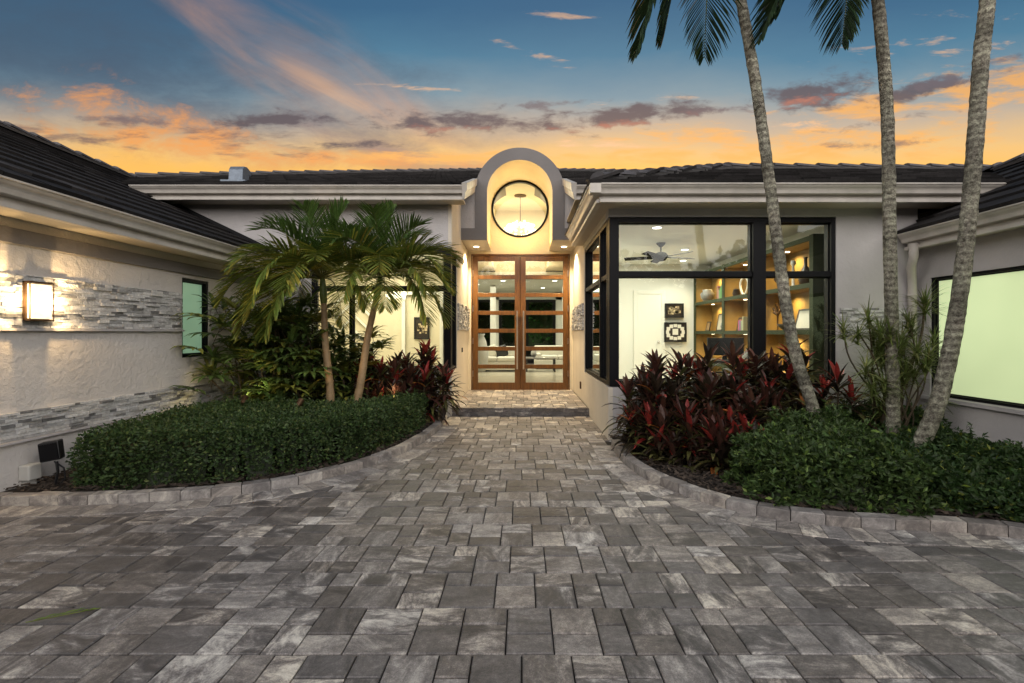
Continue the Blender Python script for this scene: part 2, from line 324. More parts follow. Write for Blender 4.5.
# ------------------------------------------------------------------ mesh builder
class MB:
    def __init__(s): s.v = []; s.f = []; s.c = []
    def add(s, vs, fs, col=(1,1,1)):
        n = len(s.v); s.v.extend(vs); s.f.extend([tuple(i+n for i in f) for f in fs])
        if isinstance(col, list): s.c.extend(col)
        else: s.c.extend([col]*len(vs))
        return s
    def box(s, x0, x1, y0, y1, z0, z1, col=(1,1,1)):
        if x0 > x1: x0, x1 = x1, x0
        if y0 > y1: y0, y1 = y1, y0
        if z0 > z1: z0, z1 = z1, z0
        vs = [(x0,y0,z0),(x1,y0,z0),(x1,y1,z0),(x0,y1,z0),(x0,y0,z1),(x1,y0,z1),(x1,y1,z1),(x0,y1,z1)]
        return s.add(vs, [(0,3,2,1),(4,5,6,7),(0,1,5,4),(1,2,6,5),(2,3,7,6),(3,0,4,7)], col)
    def obox(s, c, ax, ay, az, col=(1,1,1)):
        """box from centre and three half-axis vectors"""
        c, ax, ay, az = map(Vector, (c, ax, ay, az)); vs = []
        for sz in (-1,1):
            for sx, sy in ((-1,-1),(1,-1),(1,1),(-1,1)): vs.append(tuple(c + ax*sx + ay*sy + az*sz))
        return s.add(vs, [(0,3,2,1),(4,5,6,7),(0,1,5,4),(1,2,6,5),(2,3,7,6),(3,0,4,7)], col)
    def tube(s, pts, rad, n=8, col=(1,1,1), caps=True, jit=None):
        pts = [Vector(p) for p in pts]
        if isinstance(rad, (int, float)): rad = [rad]*len(pts)
        vs = []; up = Vector((0,0,1)); prev = None
        for i, p in enumerate(pts):
            d = (pts[min(i+1, len(pts)-1)] - pts[max(i-1, 0)]).normalized()
            if prev is None:
                a = d.cross(up if abs(d.z) < .95 else Vector((1,0,0))).normalized()
            else: a = (prev - d*prev.dot(d)).normalized()
            prev = a; b = d.cross(a)
            for k in range(n):
                t = 2*pi*k/n; r = rad[i]*(1 if jit is None else jit(i, k))
                vs.append(tuple(p + a*(r*cos(t)) + b*(r*sin(t))))
        fs = [(i*n+k, i*n+(k+1) % n, (i+1)*n+(k+1) % n, (i+1)*n+k) for i in range(len(pts)-1) for k in range(n)]
        if caps: fs += [tuple(range(n))[::-1], tuple((len(pts)-1)*n + k for k in range(n))]
        return s.add(vs, fs, col)
    def lathe(s, c, prof, n=20, col=(1,1,1)):
        vs = [(c[0]+r*cos(2*pi*k/n), c[1]+r*sin(2*pi*k/n), c[2]+z) for r, z in prof for k in range(n)]
        m = len(prof)
        fs = [(i*n+k, i*n+(k+1) % n, (i+1)*n+(k+1) % n, (i+1)*n+k) for i in range(m-1) for k in range(n)]
        fs += [tuple(range(n))[::-1], tuple((m-1)*n+k for k in range(n))]
        return s.add(vs, fs, col)
    def extrude(s, prof, p0, p1, out, up=(0,0,1), col=(1,1,1)):
        """profile points (outward, up) swept from p0 to p1"""
        p0, p1, out, up = map(Vector, (p0, p1, out, up)); n = len(prof)
        vs = [tuple(p + out*a + up*b) for p in (p0, p1) for a, b in prof]
        fs = [(k, (k+1) % n, n+(k+1) % n, n+k) for k in range(n)] + [tuple(range(n))[::-1], tuple(range(n, 2*n))]
        return s.add(vs, fs, col)
    def build(s, name, m, parent=None, smooth=False, bevel=0):
        me = bpy.data.meshes.new(name); me.from_pydata([tuple(map(float, p)) for p in s.v], [], s.f)
        a = me.color_attributes.new('Col', 'FLOAT_COLOR', 'POINT')
        arr = np.ones((len(s.v), 4), dtype=np.float32); arr[:, :3] = np.array(s.c, dtype=np.float32)
        a.data.foreach_set('color', arr.ravel())
        me.materials.append(m)
        if smooth: me.polygons.foreach_set('use_smooth', [True]*len(me.polygons))
        o = bpy.data.objects.new(name, me); COL.objects.link(o)
        if parent is not None:
            o.parent = parent
            # parts are modelled in world metres; keep them there under a moved parent
            P = parent; off = Vector((0,0,0))
            while P is not None: off += P.location; P = P.parent
            o.location = -off
        if bevel:
            b = o.modifiers.new('bevel', 'BEVEL'); b.width = bevel; b.segments = 2; b.limit_method = 'ANGLE'
        return o
def tag(o, label=None, cat=None, group=None, kind=None):
    if label: o['label'] = label
    if cat: o['category'] = cat
    if group: o['group'] = group
    if kind: o['kind'] = kind
    return o
def thing(name, label, cat, loc=(0,0,0), group=None):
    o = bpy.data.objects.new(name, None); COL.objects.link(o); o.location = loc; o.empty_display_size = .1
    return tag(o, label, cat, group)
def light(name, kind, loc, power, color, parent=None, size=.1, sizey=None, target=None, angle=60, blend=.6):
    d = bpy.data.lights.new(name, kind); d.energy = power; d.color = color
    if kind == 'AREA':
        d.size = size
        if sizey: d.shape = 'RECTANGLE'; d.size_y = sizey
    else: d.shadow_soft_size = size
    if kind == 'SPOT': d.spot_size = radians(angle); d.spot_blend = blend
    o = bpy.data.objects.new(name, d); COL.objects.link(o); o.location = loc
    if target is not None: o.rotation_euler = (Vector(target)-Vector(loc)).to_track_quat('-Z', 'Y').to_euler()
    if parent is not None:
        o.parent = parent; o.location = Vector(loc) - parent.location
    return o
def gp(px, py, z=0.0):
    """photo pixel of a point at height z -> world x, y"""
    Y = (HC - z)*F/(py - PY); return ((px-PX)/F*Y, Y)
def catmull(pts, n=8):
    P = [Vector(p) for p in pts]; P = [P[0]*2-P[1]] + P + [P[-1]*2-P[-2]]; out = []
    for i in range(1, len(P)-2):
        for k in range(n):
            t = k/n; a, b, c, d = P[i-1:i+3]
            out.append(.5*((2*b) + (c-a)*t + (2*a-5*b+4*c-d)*t*t + (3*b-a-3*c+d)*t**3))
    out.append(P[-2]); return out
def resample(pts, step):
    out = [pts[0]]; acc = 0
    for a, b in zip(pts, pts[1:]):
        L = (b-a).length; 
        while acc + L >= step and L > 0:
            t = (step-acc)/L; a = a.lerp(b, t); out.append(a.copy()); L = (b-a).length; acc = 0
        acc += L
    return out
def inpoly(x, y, poly):
    c = False; n = len(poly); j = n-1
    for i in range(n):
        xi, yi = poly[i][0], poly[i][1]; xj, yj = poly[j][0], poly[j][1]
        if (yi > y) != (yj > y) and x < (xj-xi)*(y-yi)/(yj-yi)+xi: c = not c
        j = i
    return c

# ------------------------------------------------------------------ ground
rnd = random.Random(7)
MB().add([(-400,-400,-.04),(400,-400,-.04),(400,400,-.04),(-400,400,-.04)], [(0,1,2,3)]).build('ground', M['ground'])['kind'] = 'structure'
curbL = catmull([Vector(gp(*p)).to_3d() for p in [(-60,507.5),(0,506.5),(100,505),(200,499),(255,493),(310,483),(360,470),(400,455),(425,441),(440,429),(449,417)]])
curbR = catmull([Vector(gp(*p)).to_3d() for p in [(611,446),(622,462),(645,479),(672,491),(720,508),(778,520),(838,527),(890,530),(956,533),(1024,540),(1100,553),(1190,572)]])
bedL = [(-4.2, curbL[0].y)] + [(p.x, p.y) for p in curbL] + [(-1.07, 7.34), (-4.2, 7.34)]
bedR = [(p.x, p.y) for p in curbR] + [(4.68, curbR[-1].y), (4.68, 5.7), (1.02, 5.7)]
def paver_box(mb, x0, x1, y0, y1, z, r, gap=.0032, ch=.0045, slope=None):
    x0 += gap; x1 -= gap; y0 += gap; y1 -= gap
    tone = r.random(); tone = .12 + .75*tone**1.35; seed = r.random(); orient = 1.0 if r.random() < .4 else 0.0
    dz = r.uniform(-.0012, .0012); ta, tb = r.uniform(-.0012,.0012), r.uniform(-.0012,.0012)
    def zz(i): return z + dz + (ta if i in (1,2) else 0) + (tb if i in (2,3) else 0)
    B = [(x0,y0),(x1,y0),(x1,y1),(x0,y1)]; cx, cy = (x0+x1)/2, (y0+y1)/2
    # slightly worn corners
    T = [(x+(ch if x < cx else -ch)*r.uniform(.7,1.5), y+(ch if y < cy else -ch)*r.uniform(.7,1.5)) for x, y in B]
    vs = [(x,y,z-.014) for x, y in B] + [(x,y,zz(i)-.0035) for i, (x, y) in enumerate(B)] + [(x,y,zz(i)) for i, (x, y) in enumerate(T)]
    fs = [(8,9,10,11)] + [(i,(i+1) % 4,4+(i+1) % 4,4+i) for i in range(4)] + [(4+i,4+(i+1) % 4,8+(i+1) % 4,8+i) for i in range(4)]
    mb.add(vs, fs, (tone, seed, orient))
def pack(x0, x1, y0, y1, unit, r, keep, mb, z):
    """random ashlar in courses: single courses between courses split high-low or low-high"""
    W_ = int(round((x1-x0)/unit)); y = y0; prev = set(); n = 0
    while y < y1:
        kind = 'single' if r.random() < .22 else 'pair'; n += 1
        hu = r.choice((3,3,2)) if kind == 'single' else 5
        i = 0; joints = set()
        while i < W_:
            for _ in range(5):
                w = r.choice((2,3,3,4))
                if i+w not in prev: break
            w = min(w, W_-i)
            if W_-i-w == 1: w += 1
            a = x0+i*unit
            if kind == 'single': cells = [(y, hu*unit, a, w*unit)]
            else:
                h1 = r.choice((2,3)); h1u = h1*unit; cells = [(y, h1u, a, w*unit), (y+h1u, 5*unit-h1u, a, w*unit)]
                if w == 4 and r.random() < .75:      # wide slabs: break the tall half in two
                    q = r.choice((0,1)); b = cells[q]; cells[q:q+1] = [(b[0], b[1], a, 2*unit), (b[0], b[1], a+2*unit, 2*unit)]
            for cy, ch, cx, cw in cells:
                if keep(cx+cw/2, cy+ch/2): paver_box(mb, cx, cx+cw, cy, cy+ch, z, r)
            i += w; joints.add(i)
        prev = joints; y += hu*unit
bedL_in, bedR_in = bedL, bedR
pv = MB()
def keep_drive(x, y):
    if x < -3.95 or inpoly(x, y, bedL_in) or inpoly(x, y, bedR_in): return False
    if y > 5.69 and x > 1.04: return False
    if x > 4.66 and y > 0: return False
    return True
pack(-4.0, 5.5, -1.2, 7.36, .0645, rnd, keep_drive, pv, 0.0)
drv = pv.build('driveway', M['paver']); drv['kind'] = 'structure'
MB().add([(-8,-6,-.012),(9,-6,-.012),(9,9.6,-.012),(-8,9.6,-.012)], [(0,1,2,3)]).build('paver_bed', M['joint'])['kind'] = 'structure'

def strip_blocks(mb, path, step, o0, o1, z0, z1, r, gap=.004):
    """blocks along a path between two sideways offsets (positive = to the right of travel)"""
    pts = resample(path, step)
    def nrm(i):
        d = (pts[min(i+1,len(pts)-1)]-pts[max(i-1,0)]).normalized(); return Vector((d.y,-d.x,0))
    for i in range(len(pts)-1):
        a, b = pts[i], pts[i+1]; d = (b-a).normalized(); na, nb = nrm(i), nrm(i+1)
        q = [a+na*o0+d*gap/2, b+nb*o0-d*gap/2, b+nb*o1-d*gap/2, a+na*o1+d*gap/2]
        cen = sum(q, Vector())/4; dz = r.uniform(-.004,.004) if z1 > .03 else 0
        ch = .006 if z1 > .03 else .004
        vs = [(p.x,p.y,z0) for p in q] + [(p.x,p.y,z1+dz-ch) for p in q] + [(p.x+(cen.x-p.x)*ch*6, p.y+(cen.y-p.y)*ch*6, z1+dz) for p in q]
        fs = [(8,9,10,11)] + [(k,(k+1) % 4,4+(k+1) % 4,4+k) for k in range(4)] + [(4+k,4+(k+1) % 4,8+(k+1) % 4,8+k) for k in range(4)]
        tone = .5+.4*r.random()
        mb.add(vs, fs, (tone, r.random(), float(r.random() < .5)))
bp = MB(); strip_blocks(bp, curbL, .125, .0, .21, -.012, .004, rnd); strip_blocks(bp, curbR, .125, .0, .21, -.012, .004, rnd)
bp.build('border_paving', M['paver'])['kind'] = 'structure'
for nm, cv in (('curb', curbL), ('curb', curbR)):
    cb = MB(); strip_blocks(cb, cv, .205, -.100, -.002, -.02, .072, rnd, .006)
    cb.build(nm, M['kerbstone'])['kind'] = 'structure'
def soil(poly, name, z):
    xs = [p[0] for p in poly]; ys = [p[1] for p in poly]; st = .06; mb = MB(); idx = {}
    nx, ny = int((max(xs)-min(xs))/st)+2, int((max(ys)-min(ys))/st)+2
    for j in range(ny):
        for i in range(nx):
            x, y = min(xs)+i*st, min(ys)+j*st
            if inpoly(x, y, poly):
                if min((p.x-x)**2+(p.y-y)**2 for p in (curbL if x < 0 else curbR)[::2]) < .004: continue
                idx[(i,j)] = len(mb.v); mb.v.append((x, y, z+.02*noise.noise(Vector((x*5,y*5,1)))+.012*noise.noise(Vector((x*16,y*16,3))))); mb.c.append((1,1,1))
    for (i, j) in list(idx):
        q = [(i,j),(i+1,j),(i+1,j+1),(i,j+1)]
        if all(k in idx for k in q): mb.f.append(tuple(idx[k] for k in q))
    mb.build(name, M['soil'], smooth=True)['kind'] = 'structure'
    ch = MB(); r = random.Random(3)
    for _ in range(9000):
        x, y = r.uniform(min(xs), max(xs)), r.uniform(min(ys), max(ys))
        if not inpoly(x, y, poly) or min((p.x-x)**2+(p.y-y)**2 for p in (curbL if x < 0 else curbR)[::2]) < .024: continue
        a = r.uniform(0, pi); l, w = r.uniform(.01,.035), r.uniform(.004,.011); ax = Vector((cos(a), sin(a), r.uniform(-.4,.4)))*l
        ay = Vector((-sin(a), cos(a), r.uniform(-.4,.4)))*w; k = r.uniform(.02,.085)
        ch.obox((x, y, z+.012+r.uniform(0,.02)), ax, ay, (0,0,.003), (k, k*.72, k*.52))
    tag(ch.build('mulch', M['chips']), None, None, None, 'stuff')
soil([(p[0] - (.0), p[1]) for p in bedL], 'planting_bed', .045)
soil(bedR, 'planting_bed', .045)

# ------------------------------------------------------------------ house
house = thing('house', 'single storey grey stucco house with dark tiled roofs, arched entry and lit windows', 'house', (0, 9.6, 0))
X_AL, X_AR = -1.07, 1.02          # entry recess side walls
def part(mb, name, m, **k): return mb.build(name, M[m], house, **k)

# walls ------------------------------------------------------------
w = MB()                       # left front wall round its window
w.box(-6.2, -3.2, 7.33, 7.53, -.03, 3.24); w.box(-3.2, X_AL, 7.33, 7.53, -.03, .68); w.box(-3.2, X_AL, 7.33, 7.53, 2.55, 3.24)
part(w, 'wall', 'stucco')
w = MB()                       # left side wall of the entry recess
w.box(X_AL-.2, X_AL, 7.53, 7.95, -.03, .68); w.box(X_AL-.2, X_AL, 7.53, 7.95, 2.55, 3.24); w.box(X_AL-.2, X_AL, 7.95, 9.63, -.03, 3.24)
w.box(X_AL-.198, X_AL+.003, 7.327, 7.53, -.03, .678); w.box(X_AL-.05, X_AL+.003, 7.325, 7.53, 2.552, 3.22)
part(w, 'wall', 'cream_stucco')
part(MB().box(X_AL-.2, X_AL-.002, 7.46, 9.63, 3.24, 3.50), 'wall', 'cream_stucco')
w = MB()                       # right bay front
w.box(X_AR, 3.70, 5.69, 5.89, -.03, .62); w.box(X_AR, 3.70, 5.69, 5.89, 2.63, 2.73); w.box(3.70, 4.66, 5.69, 5.89, -.03, 2.73)
part(w, 'wall', 'stucco')
w = MB()                       # right side wall of the recess
w.box(X_AR, X_AR+.2, 5.89, 7.9, -.03, .62); w.box(X_AR, X_AR+.2, 5.89, 7.9, 2.63, 2.73)
w.box(X_AR, X_AR+.2, 7.9, 9.63, -.03, 3.6); w.box(X_AR-.003, X_AR+.05, 5.687, 5.89, -.03, .618)
part(w, 'wall', 'cream_stucco')
# left wing
w = MB()
w.box(-4.17, -3.97, -3, 5.64, -.03, 2.17); w.box(-4.17, -3.97, 6.13, 7.33, -.03, 2.17)
w.box(-4.17, -3.97, 5.64, 6.13, -.03, .97); w.box(-4.17, -3.97, 5.64, 6.13, 1.91, 2.17)
part(w, 'wall', 'stucco_rough')
part(MB().box(-3.97, -3.935, -3, 7.327, 1.955, 2.075), 'frieze_band', 'grey_trim', bevel=.003)
# right wing
w = MB()
w.box(4.66, 4.86, 0, 2.6, -.03, 2.25); w.box(4.66, 4.86, 5.52, 5.69, -.03, 2.25)
w.box(4.66, 4.86, 2.6, 5.52, -.03, .55); w.box(4.66, 4.86, 2.6, 5.52, 1.89, 2.25)
part(w, 'wall', 'stucco')
part(MB().box(4.62, 4.66, 2.5, 5.6, .50, .545), 'window_sill', 'stucco', bevel=.004)

# stacked stone bands ---------------------------------------------
def ledger(origin, along, out, length, z0, z1, seed, holes=()):
    r = random.Random(seed); o = Vector(origin); al = Vector(along); ou = Vector(out); mb = MB(); z = z0
    while z < z1-.004:
        h = min(r.choice((.018,.022,.026,.030)), z1-z); s = -r.random()*.2
        while s < length:
            l = r.uniform(.05,.20); a, b = max(s, 0), min(s+l, length); s += l
            if b-a < .01 or any(a < q and b > p for p, q in holes): continue
            d = r.choice((.010,.016,.022,.030,.036))*r.uniform(.85,1.1); k = r.choice((.52,.60,.66,.70,.74,.46,.64,.36,.22,.70,.5)); k *= r.uniform(.85,1.1)
            c = o + al*((a+b)/2) + ou*(d/2) + Vector((0,0,z+h/2)); t = r.uniform(-.004,.004)
            mb.obox(c, al*((b-a)/2-.0012)+ou*t, ou*(d/2), Vector((0,0,h/2-.0010)), (k, k*.985, k*.96))
        z += h
    return mb
part(ledger((-3.97,0,0), (0,1,0), (1,0,0), 5.60, 1.30, 1.725, 1), 'stone_band', 'ledger')
part(ledger((-3.97,6.17,0), (0,1,0), (1,0,0), 1.15, 1.30, 1.725, 2), 'stone_band', 'ledger')
part(ledger((-3.97,0,0), (0,1,0), (1,0,0), 7.3, .42, .64, 3), 'stone_band', 'ledger')
part(ledger((X_AL,8.0,0), (0,1,0), (1,0,0), 1.6, 1.31, 1.76, 4), 'stone_band', 'ledger')
part(ledger((X_AR,7.97,0), (0,1,0), (-1,0,0), 1.64, 1.31, 1.76, 5), 'stone_band', 'ledger')
part(ledger((3.74,5.69,0), (1,0,0), (0,-1,0), .91, 1.255, 1.555, 6), 'stone_band', 'ledger')
part(ledger((-5.3,7.33,0), (1,0,0), (0,-1,0), 2.05, 1.3, 1.725, 8), 'stone_band', 'ledger')
# thin ledge strips closing each band
for bxx in ((-3.97,-3.925,0,5.62,1.278,1.298), (-3.97,-3.925,0,7.32,.40,.418), (3.72,4.655,5.645,5.69,1.235,1.253)): part(MB().box(*bxx), 'band_ledge', 'stucco')

# windows ----------------------------------------------------------
def window(plane, at, u0, u1, z0, z1, vm=(), hm=(), depth=.12, fw=.055, glass='glass', fl=None, fr=None, ft=None):
    """frame in plane 'y' (u=x) or 'x' (u=y); 'at' is the outer face coordinate"""
    f = MB(); sgn = depth; fl = fl or fw; fr = fr or fw; ft = ft or fw
    def bx(a0, a1, c0, c1, d0=0, d1=1):
        if plane == 'y': f.box(a0, a1, at+sgn*d0, at+sgn*d1, c0, c1)
        else: f.box(at+sgn*d0, at+sgn*d1, a0, a1, c0, c1)
    bx(u0, u0+fl, z0, z1); bx(u1-fr, u1, z0, z1); bx(u0+fl, u1-fr, z0, z0+fw); bx(u0+fl, u1-fr, z1-ft, z1)
    for p, wd in vm: bx(p-wd/2, p+wd/2, z0+fw, z1-ft, -.08, 1)
    us = [u0+fl] + sum([[p-wd/2, p+wd/2] for p, wd in sorted(vm)], []) + [u1-fr]
    for p, wd in hm:
        for k in range(0, len(us), 2): bx(us[k], us[k+1], p-wd/2, p+wd/2, .05, .95)
    # inner glazing bead
    zs = [z0+fw] + sum([[p-wd/2, p+wd/2] for p, wd in sorted(hm)], []) + [z1-ft]
    for k in range(0, len(us), 2):
        for j in range(0, len(zs), 2):
            a, b, c, d = us[k], us[k+1], zs[j], zs[j+1]; t = .012
            bx(a, a+t, c, d, .3, .7); bx(b-t, b, c, d, .3, .7); bx(a+t, b-t, c, c+t, .3, .7); bx(a+t, b-t, d-t, d, .3, .7)
    fo = part(f, 'window', 'frame', bevel=.003)
    for k in range(0, len(us), 2):
        for j in range(0, len(zs), 2):
            a, b, c, d = us[k], us[k+1], zs[j], zs[j+1]; q = at + sgn*.5
            p_ = MB()
            vs = [(a,q,c),(b,q,c),(b,q,d),(a,q,d)] if plane == 'y' else [(q,a,c),(q,b,c),(q,b,d),(q,a,d)]
            p_.add(vs, [(0,1,2,3)]).build('pane', M[glass], fo)
    return fo
window('y', 7.345, -3.2, X_AL-.012, .69, 2.54, vm=[(-2.6,.05)], hm=[(1.94,.06)], depth=.12, fw=.06, fr=.10)
window('x', X_AL-.012, 7.47, 7.95, .69, 2.54, hm=[(1.94,.05)], depth=-.1, fw=.035)
window('y', 5.70, X_AR+.012, 3.70, .63, 2.62, vm=[(2.80,.15)], hm=[(1.955,.06)], depth=.14, fw=.07, fl=.11, fr=.05, ft=.055)
window('x', X_AR+.010, 5.845, 7.9, .63, 2.62, vm=[(6.35,.06)], hm=[(1.955,.06)], depth=.12, fw=.05)
window('x', 4.68, 2.6, 5.52, .55, 1.89, depth=.1, fw=.03, glass='greenglass')
window('x', -3.985, 5.64, 6.13, .97, 1.91, depth=-.1, fw=.035, glass='greenblind')

# porch ------------------------------------------------------------
po = MB(); pack(X_AL+.005, X_AR-.005, 7.42, 9.64, .0645, rnd, lambda x, y: True, po, .125)
a0, a1 = X_AL+.0, X_AR-.0
x = a0
while x < a1-.02:
    l = min(.16, a1-x); paver_box(po, x, x+l, 7.325, 7.42, .125, rnd); x += l
part(po, 'porch_paving', 'paver')
rs = MB(); r = random.Random(5)
for row in range(2):
    x = a0+.0 - (.06 if row else 0)
    while x < a1-.01:
        l = r.choice((.12,.16,.2)); b = min(x+l, a1); a = max(x, a0); x += l
        if b-a > .02: rs.box(a+.001, b-.001, 7.34-r.uniform(0,.004), 7.44, row*.054+.001, row*.054+.052, (r.uniform(0,.18), r.random(), 0))
part(rs, 'porch_riser', 'paver', bevel=.003)
part(MB().box(X_AL, X_AR, 7.36, 9.7, -.03, .108), 'porch_slab', 'joint')

# door wall, arch and round window ---------------------------------
CX, CZ, RI, RO, RW = -.04, 3.73, .575, .79, .560
DY = 9.63
w = MB(); w.box(X_AL, -1.012, DY, DY+.16, .12, 2.895); w.box(.95, X_AR, DY, DY+.16, .12, 2.895); w.box(-1.012, .95, DY, DY+.16, 2.835, 2.895)
# panel round the circular window: ring of quads from the circle to a U-shaped outline
N = 64; ring = []
for k in range(N):
    t = 2*pi*k/N + pi/2; c_, s_ = cos(t), sin(t)
    if s_ >= 0: out = (CX+.62*c_, CZ+.62*s_)
    else:
        q = min(.62/abs(c_) if abs(c_) > 1e-6 else 9, (CZ-2.897)/abs(s_)); out = (CX+q*c_, CZ+q*s_)
    ring.append(((CX+RW*c_, CZ+RW*s_), out))
n0 = len(w.v); vs = [(i[0], DY, i[1]) for i, o in ring] + [(o[0], DY, o[1]) for i, o in ring] + [(i[0], DY+.16, i[1]) for i, o in ring]
w.add(vs, [(k, (k+1) % N, N+(k+1) % N, N+k) for k in range(N)] + [(k, 2*N+k, 2*N+(k+1) % N, (k+1) % N) for k in range(N)])
part(w, 'wall', 'vault')
rw = MB()
ang = [2*pi*k/64 for k in range(65)]
def ringmesh(mb, cx, cz, r0, r1, y0, y1, n=64):
    vs = []
    for k in range(n):
        t = 2*pi*k/n
        for rr, yy in ((r0,y0),(r1,y0),(r1,y1),(r0,y1)): vs.append((cx+rr*cos(t), yy, cz+rr*sin(t)))
    fs = [(4*k+j, 4*k+(j+1) % 4, 4*((k+1) % n)+(j+1) % 4, 4*((k+1) % n)+j) for k in range(n) for j in range(4)]
    return mb.add(vs, fs)
rwin = part(ringmesh(rw, CX, CZ, RW-.030, RW+.008, DY-.03, DY+.05), 'round_window', 'frame', smooth=False)
vs = [(CX+(RW-.02)*cos(t), DY+.02, CZ+(RW-.02)*sin(t)) for t in ang[:-1]]
MB().add(vs, [tuple(range(64))]).build('pane', M['glass'], rwin)
# arch body: extruded U
def uprof(R, z0, n=40): return [(CX-R, z0)] + [(CX-R*cos(pi*k/n), CZ+R*sin(pi*k/n)) for k in range(n+1)] + [(CX+R, z0)]
AY = 8.49
o_, i_ = uprof(RO, 2.895), uprof(RI, 2.895); n = len(o_)
a = MB(); a.add([(x,AY,z) for x, z in o_] + [(x,AY,z) for x, z in i_] + [(x,11.2,z) for x, z in o_],
    [(k, n+k, n+k+1, k+1) for k in range(n-1)] + [(k, k+1, 2*n+k+1, 2*n+k) for k in range(n-1)])
part(a, 'entry_arch', 'grey_trim')
a = MB(); a.add([(x,AY+.001,z) for x, z in i_] + [(x,DY,z) for x, z in i_], [(k, k+1, n+k+1, n+k) for k in range(n-1)])
vo = part(a, 'vault', 'vault', smooth=False)
# flat soffits each side, with grey faces
part(MB().box(X_AL+.001, CX-RI-.004, AY+.004, DY-.001, 2.897, 3.1), 'entry_soffit', 'cream_stucco'); part(MB().box(CX+RI+.004, X_AR-.001, AY+.004, DY-.001, 2.897, 3.1), 'entry_soffit', 'cream_stucco')
part(MB().box(X_AL, CX-RI, AY-.012, AY-.001, 2.893, 3.1), 'entry_fascia', 'grey_trim'); part(MB().box(CX+RI, X_AR, AY-.012, AY-.001, 2.893, 3.1), 'entry_fascia', 'grey_trim')
part(MB().box(X_AL, CX-RO-.001, AY+.01, AY+.1, 3.1, 3.9), 'wall', 'stucco'); part(MB().box(CX+RO+.001, X_AR+.4, AY+.01, AY+.1, 3.1, 3.9), 'wall', 'stucco')

# doors ------------------------------------------------------------
def door_leaf(x0, x1, hx):
    f = MB(); y0, y1 = DY+.02, DY+.075; z0, z1 = .135, 2.80; st = .105; gh, rl = .278, .080
    f.box(x0, x0+st, y0, y1, z0, z1); f.box(x1-st, x1, y0, y1, z0, z1)
    zb = z0+.135; rows = []
    f.box(x0+st, x1-st, y0, y1, z0, zb)
    for k in range(7):
        rows.append((zb, zb+gh)); zt = zb+gh; nz = zt+rl if k < 6 else z1
        f.box(x0+st, x1-st, y0+.002, y1-.002, zt, nz); zb = nz
    d = part(f, 'door', 'wood', bevel=.004)
    for a, b in rows:
        MB().add([(x0+st,DY+.048,a),(x1-st,DY+.048,a),(x1-st,DY+.048,b),(x0+st,DY+.048,b)], [(0,1,2,3)]).build('pane', M['glass'], d)
    h = MB(); h.tube([(hx,y0-.065,.54),(hx,y0-.065,1.70)], .016, 12)
    for zz in (.64, 1.60): h.tube([(hx,y0-.06,zz),(hx,y0+.002,zz)], .011, 8)
    h.build('handle', M['steel'], d, smooth=False)
    ex = x0+.004 if hx > (x0+x1)/2 else x1-.004
    for zz in (.45, 1.1, 1.75, 2.45): MB().tube([(ex,y0-.008,zz-.06),(ex,y0-.008,zz+.06)], .009, 8).build('hinge', M['steel'], d)
door_leaf(-.985, -.040, -.095)
door_leaf(-.030, .925, .030)
part(MB().box(-.05, -.02, DY+.076, DY+.09, .14, 2.80), 'astragal', 'wood')
f = MB(); f.box(-1.012, -.99, DY-.01, DY+.12, .125, 2.835); f.box(.93, .952, DY-.01, DY+.12, .125, 2.835); f.box(-.99, .93, DY-.01, DY+.12, 2.803, 2.835); f.box(-.99,.93,DY-.01,DY+.12,.118,.132)
part(f, 'door_frame', 'wood', bevel=.003)

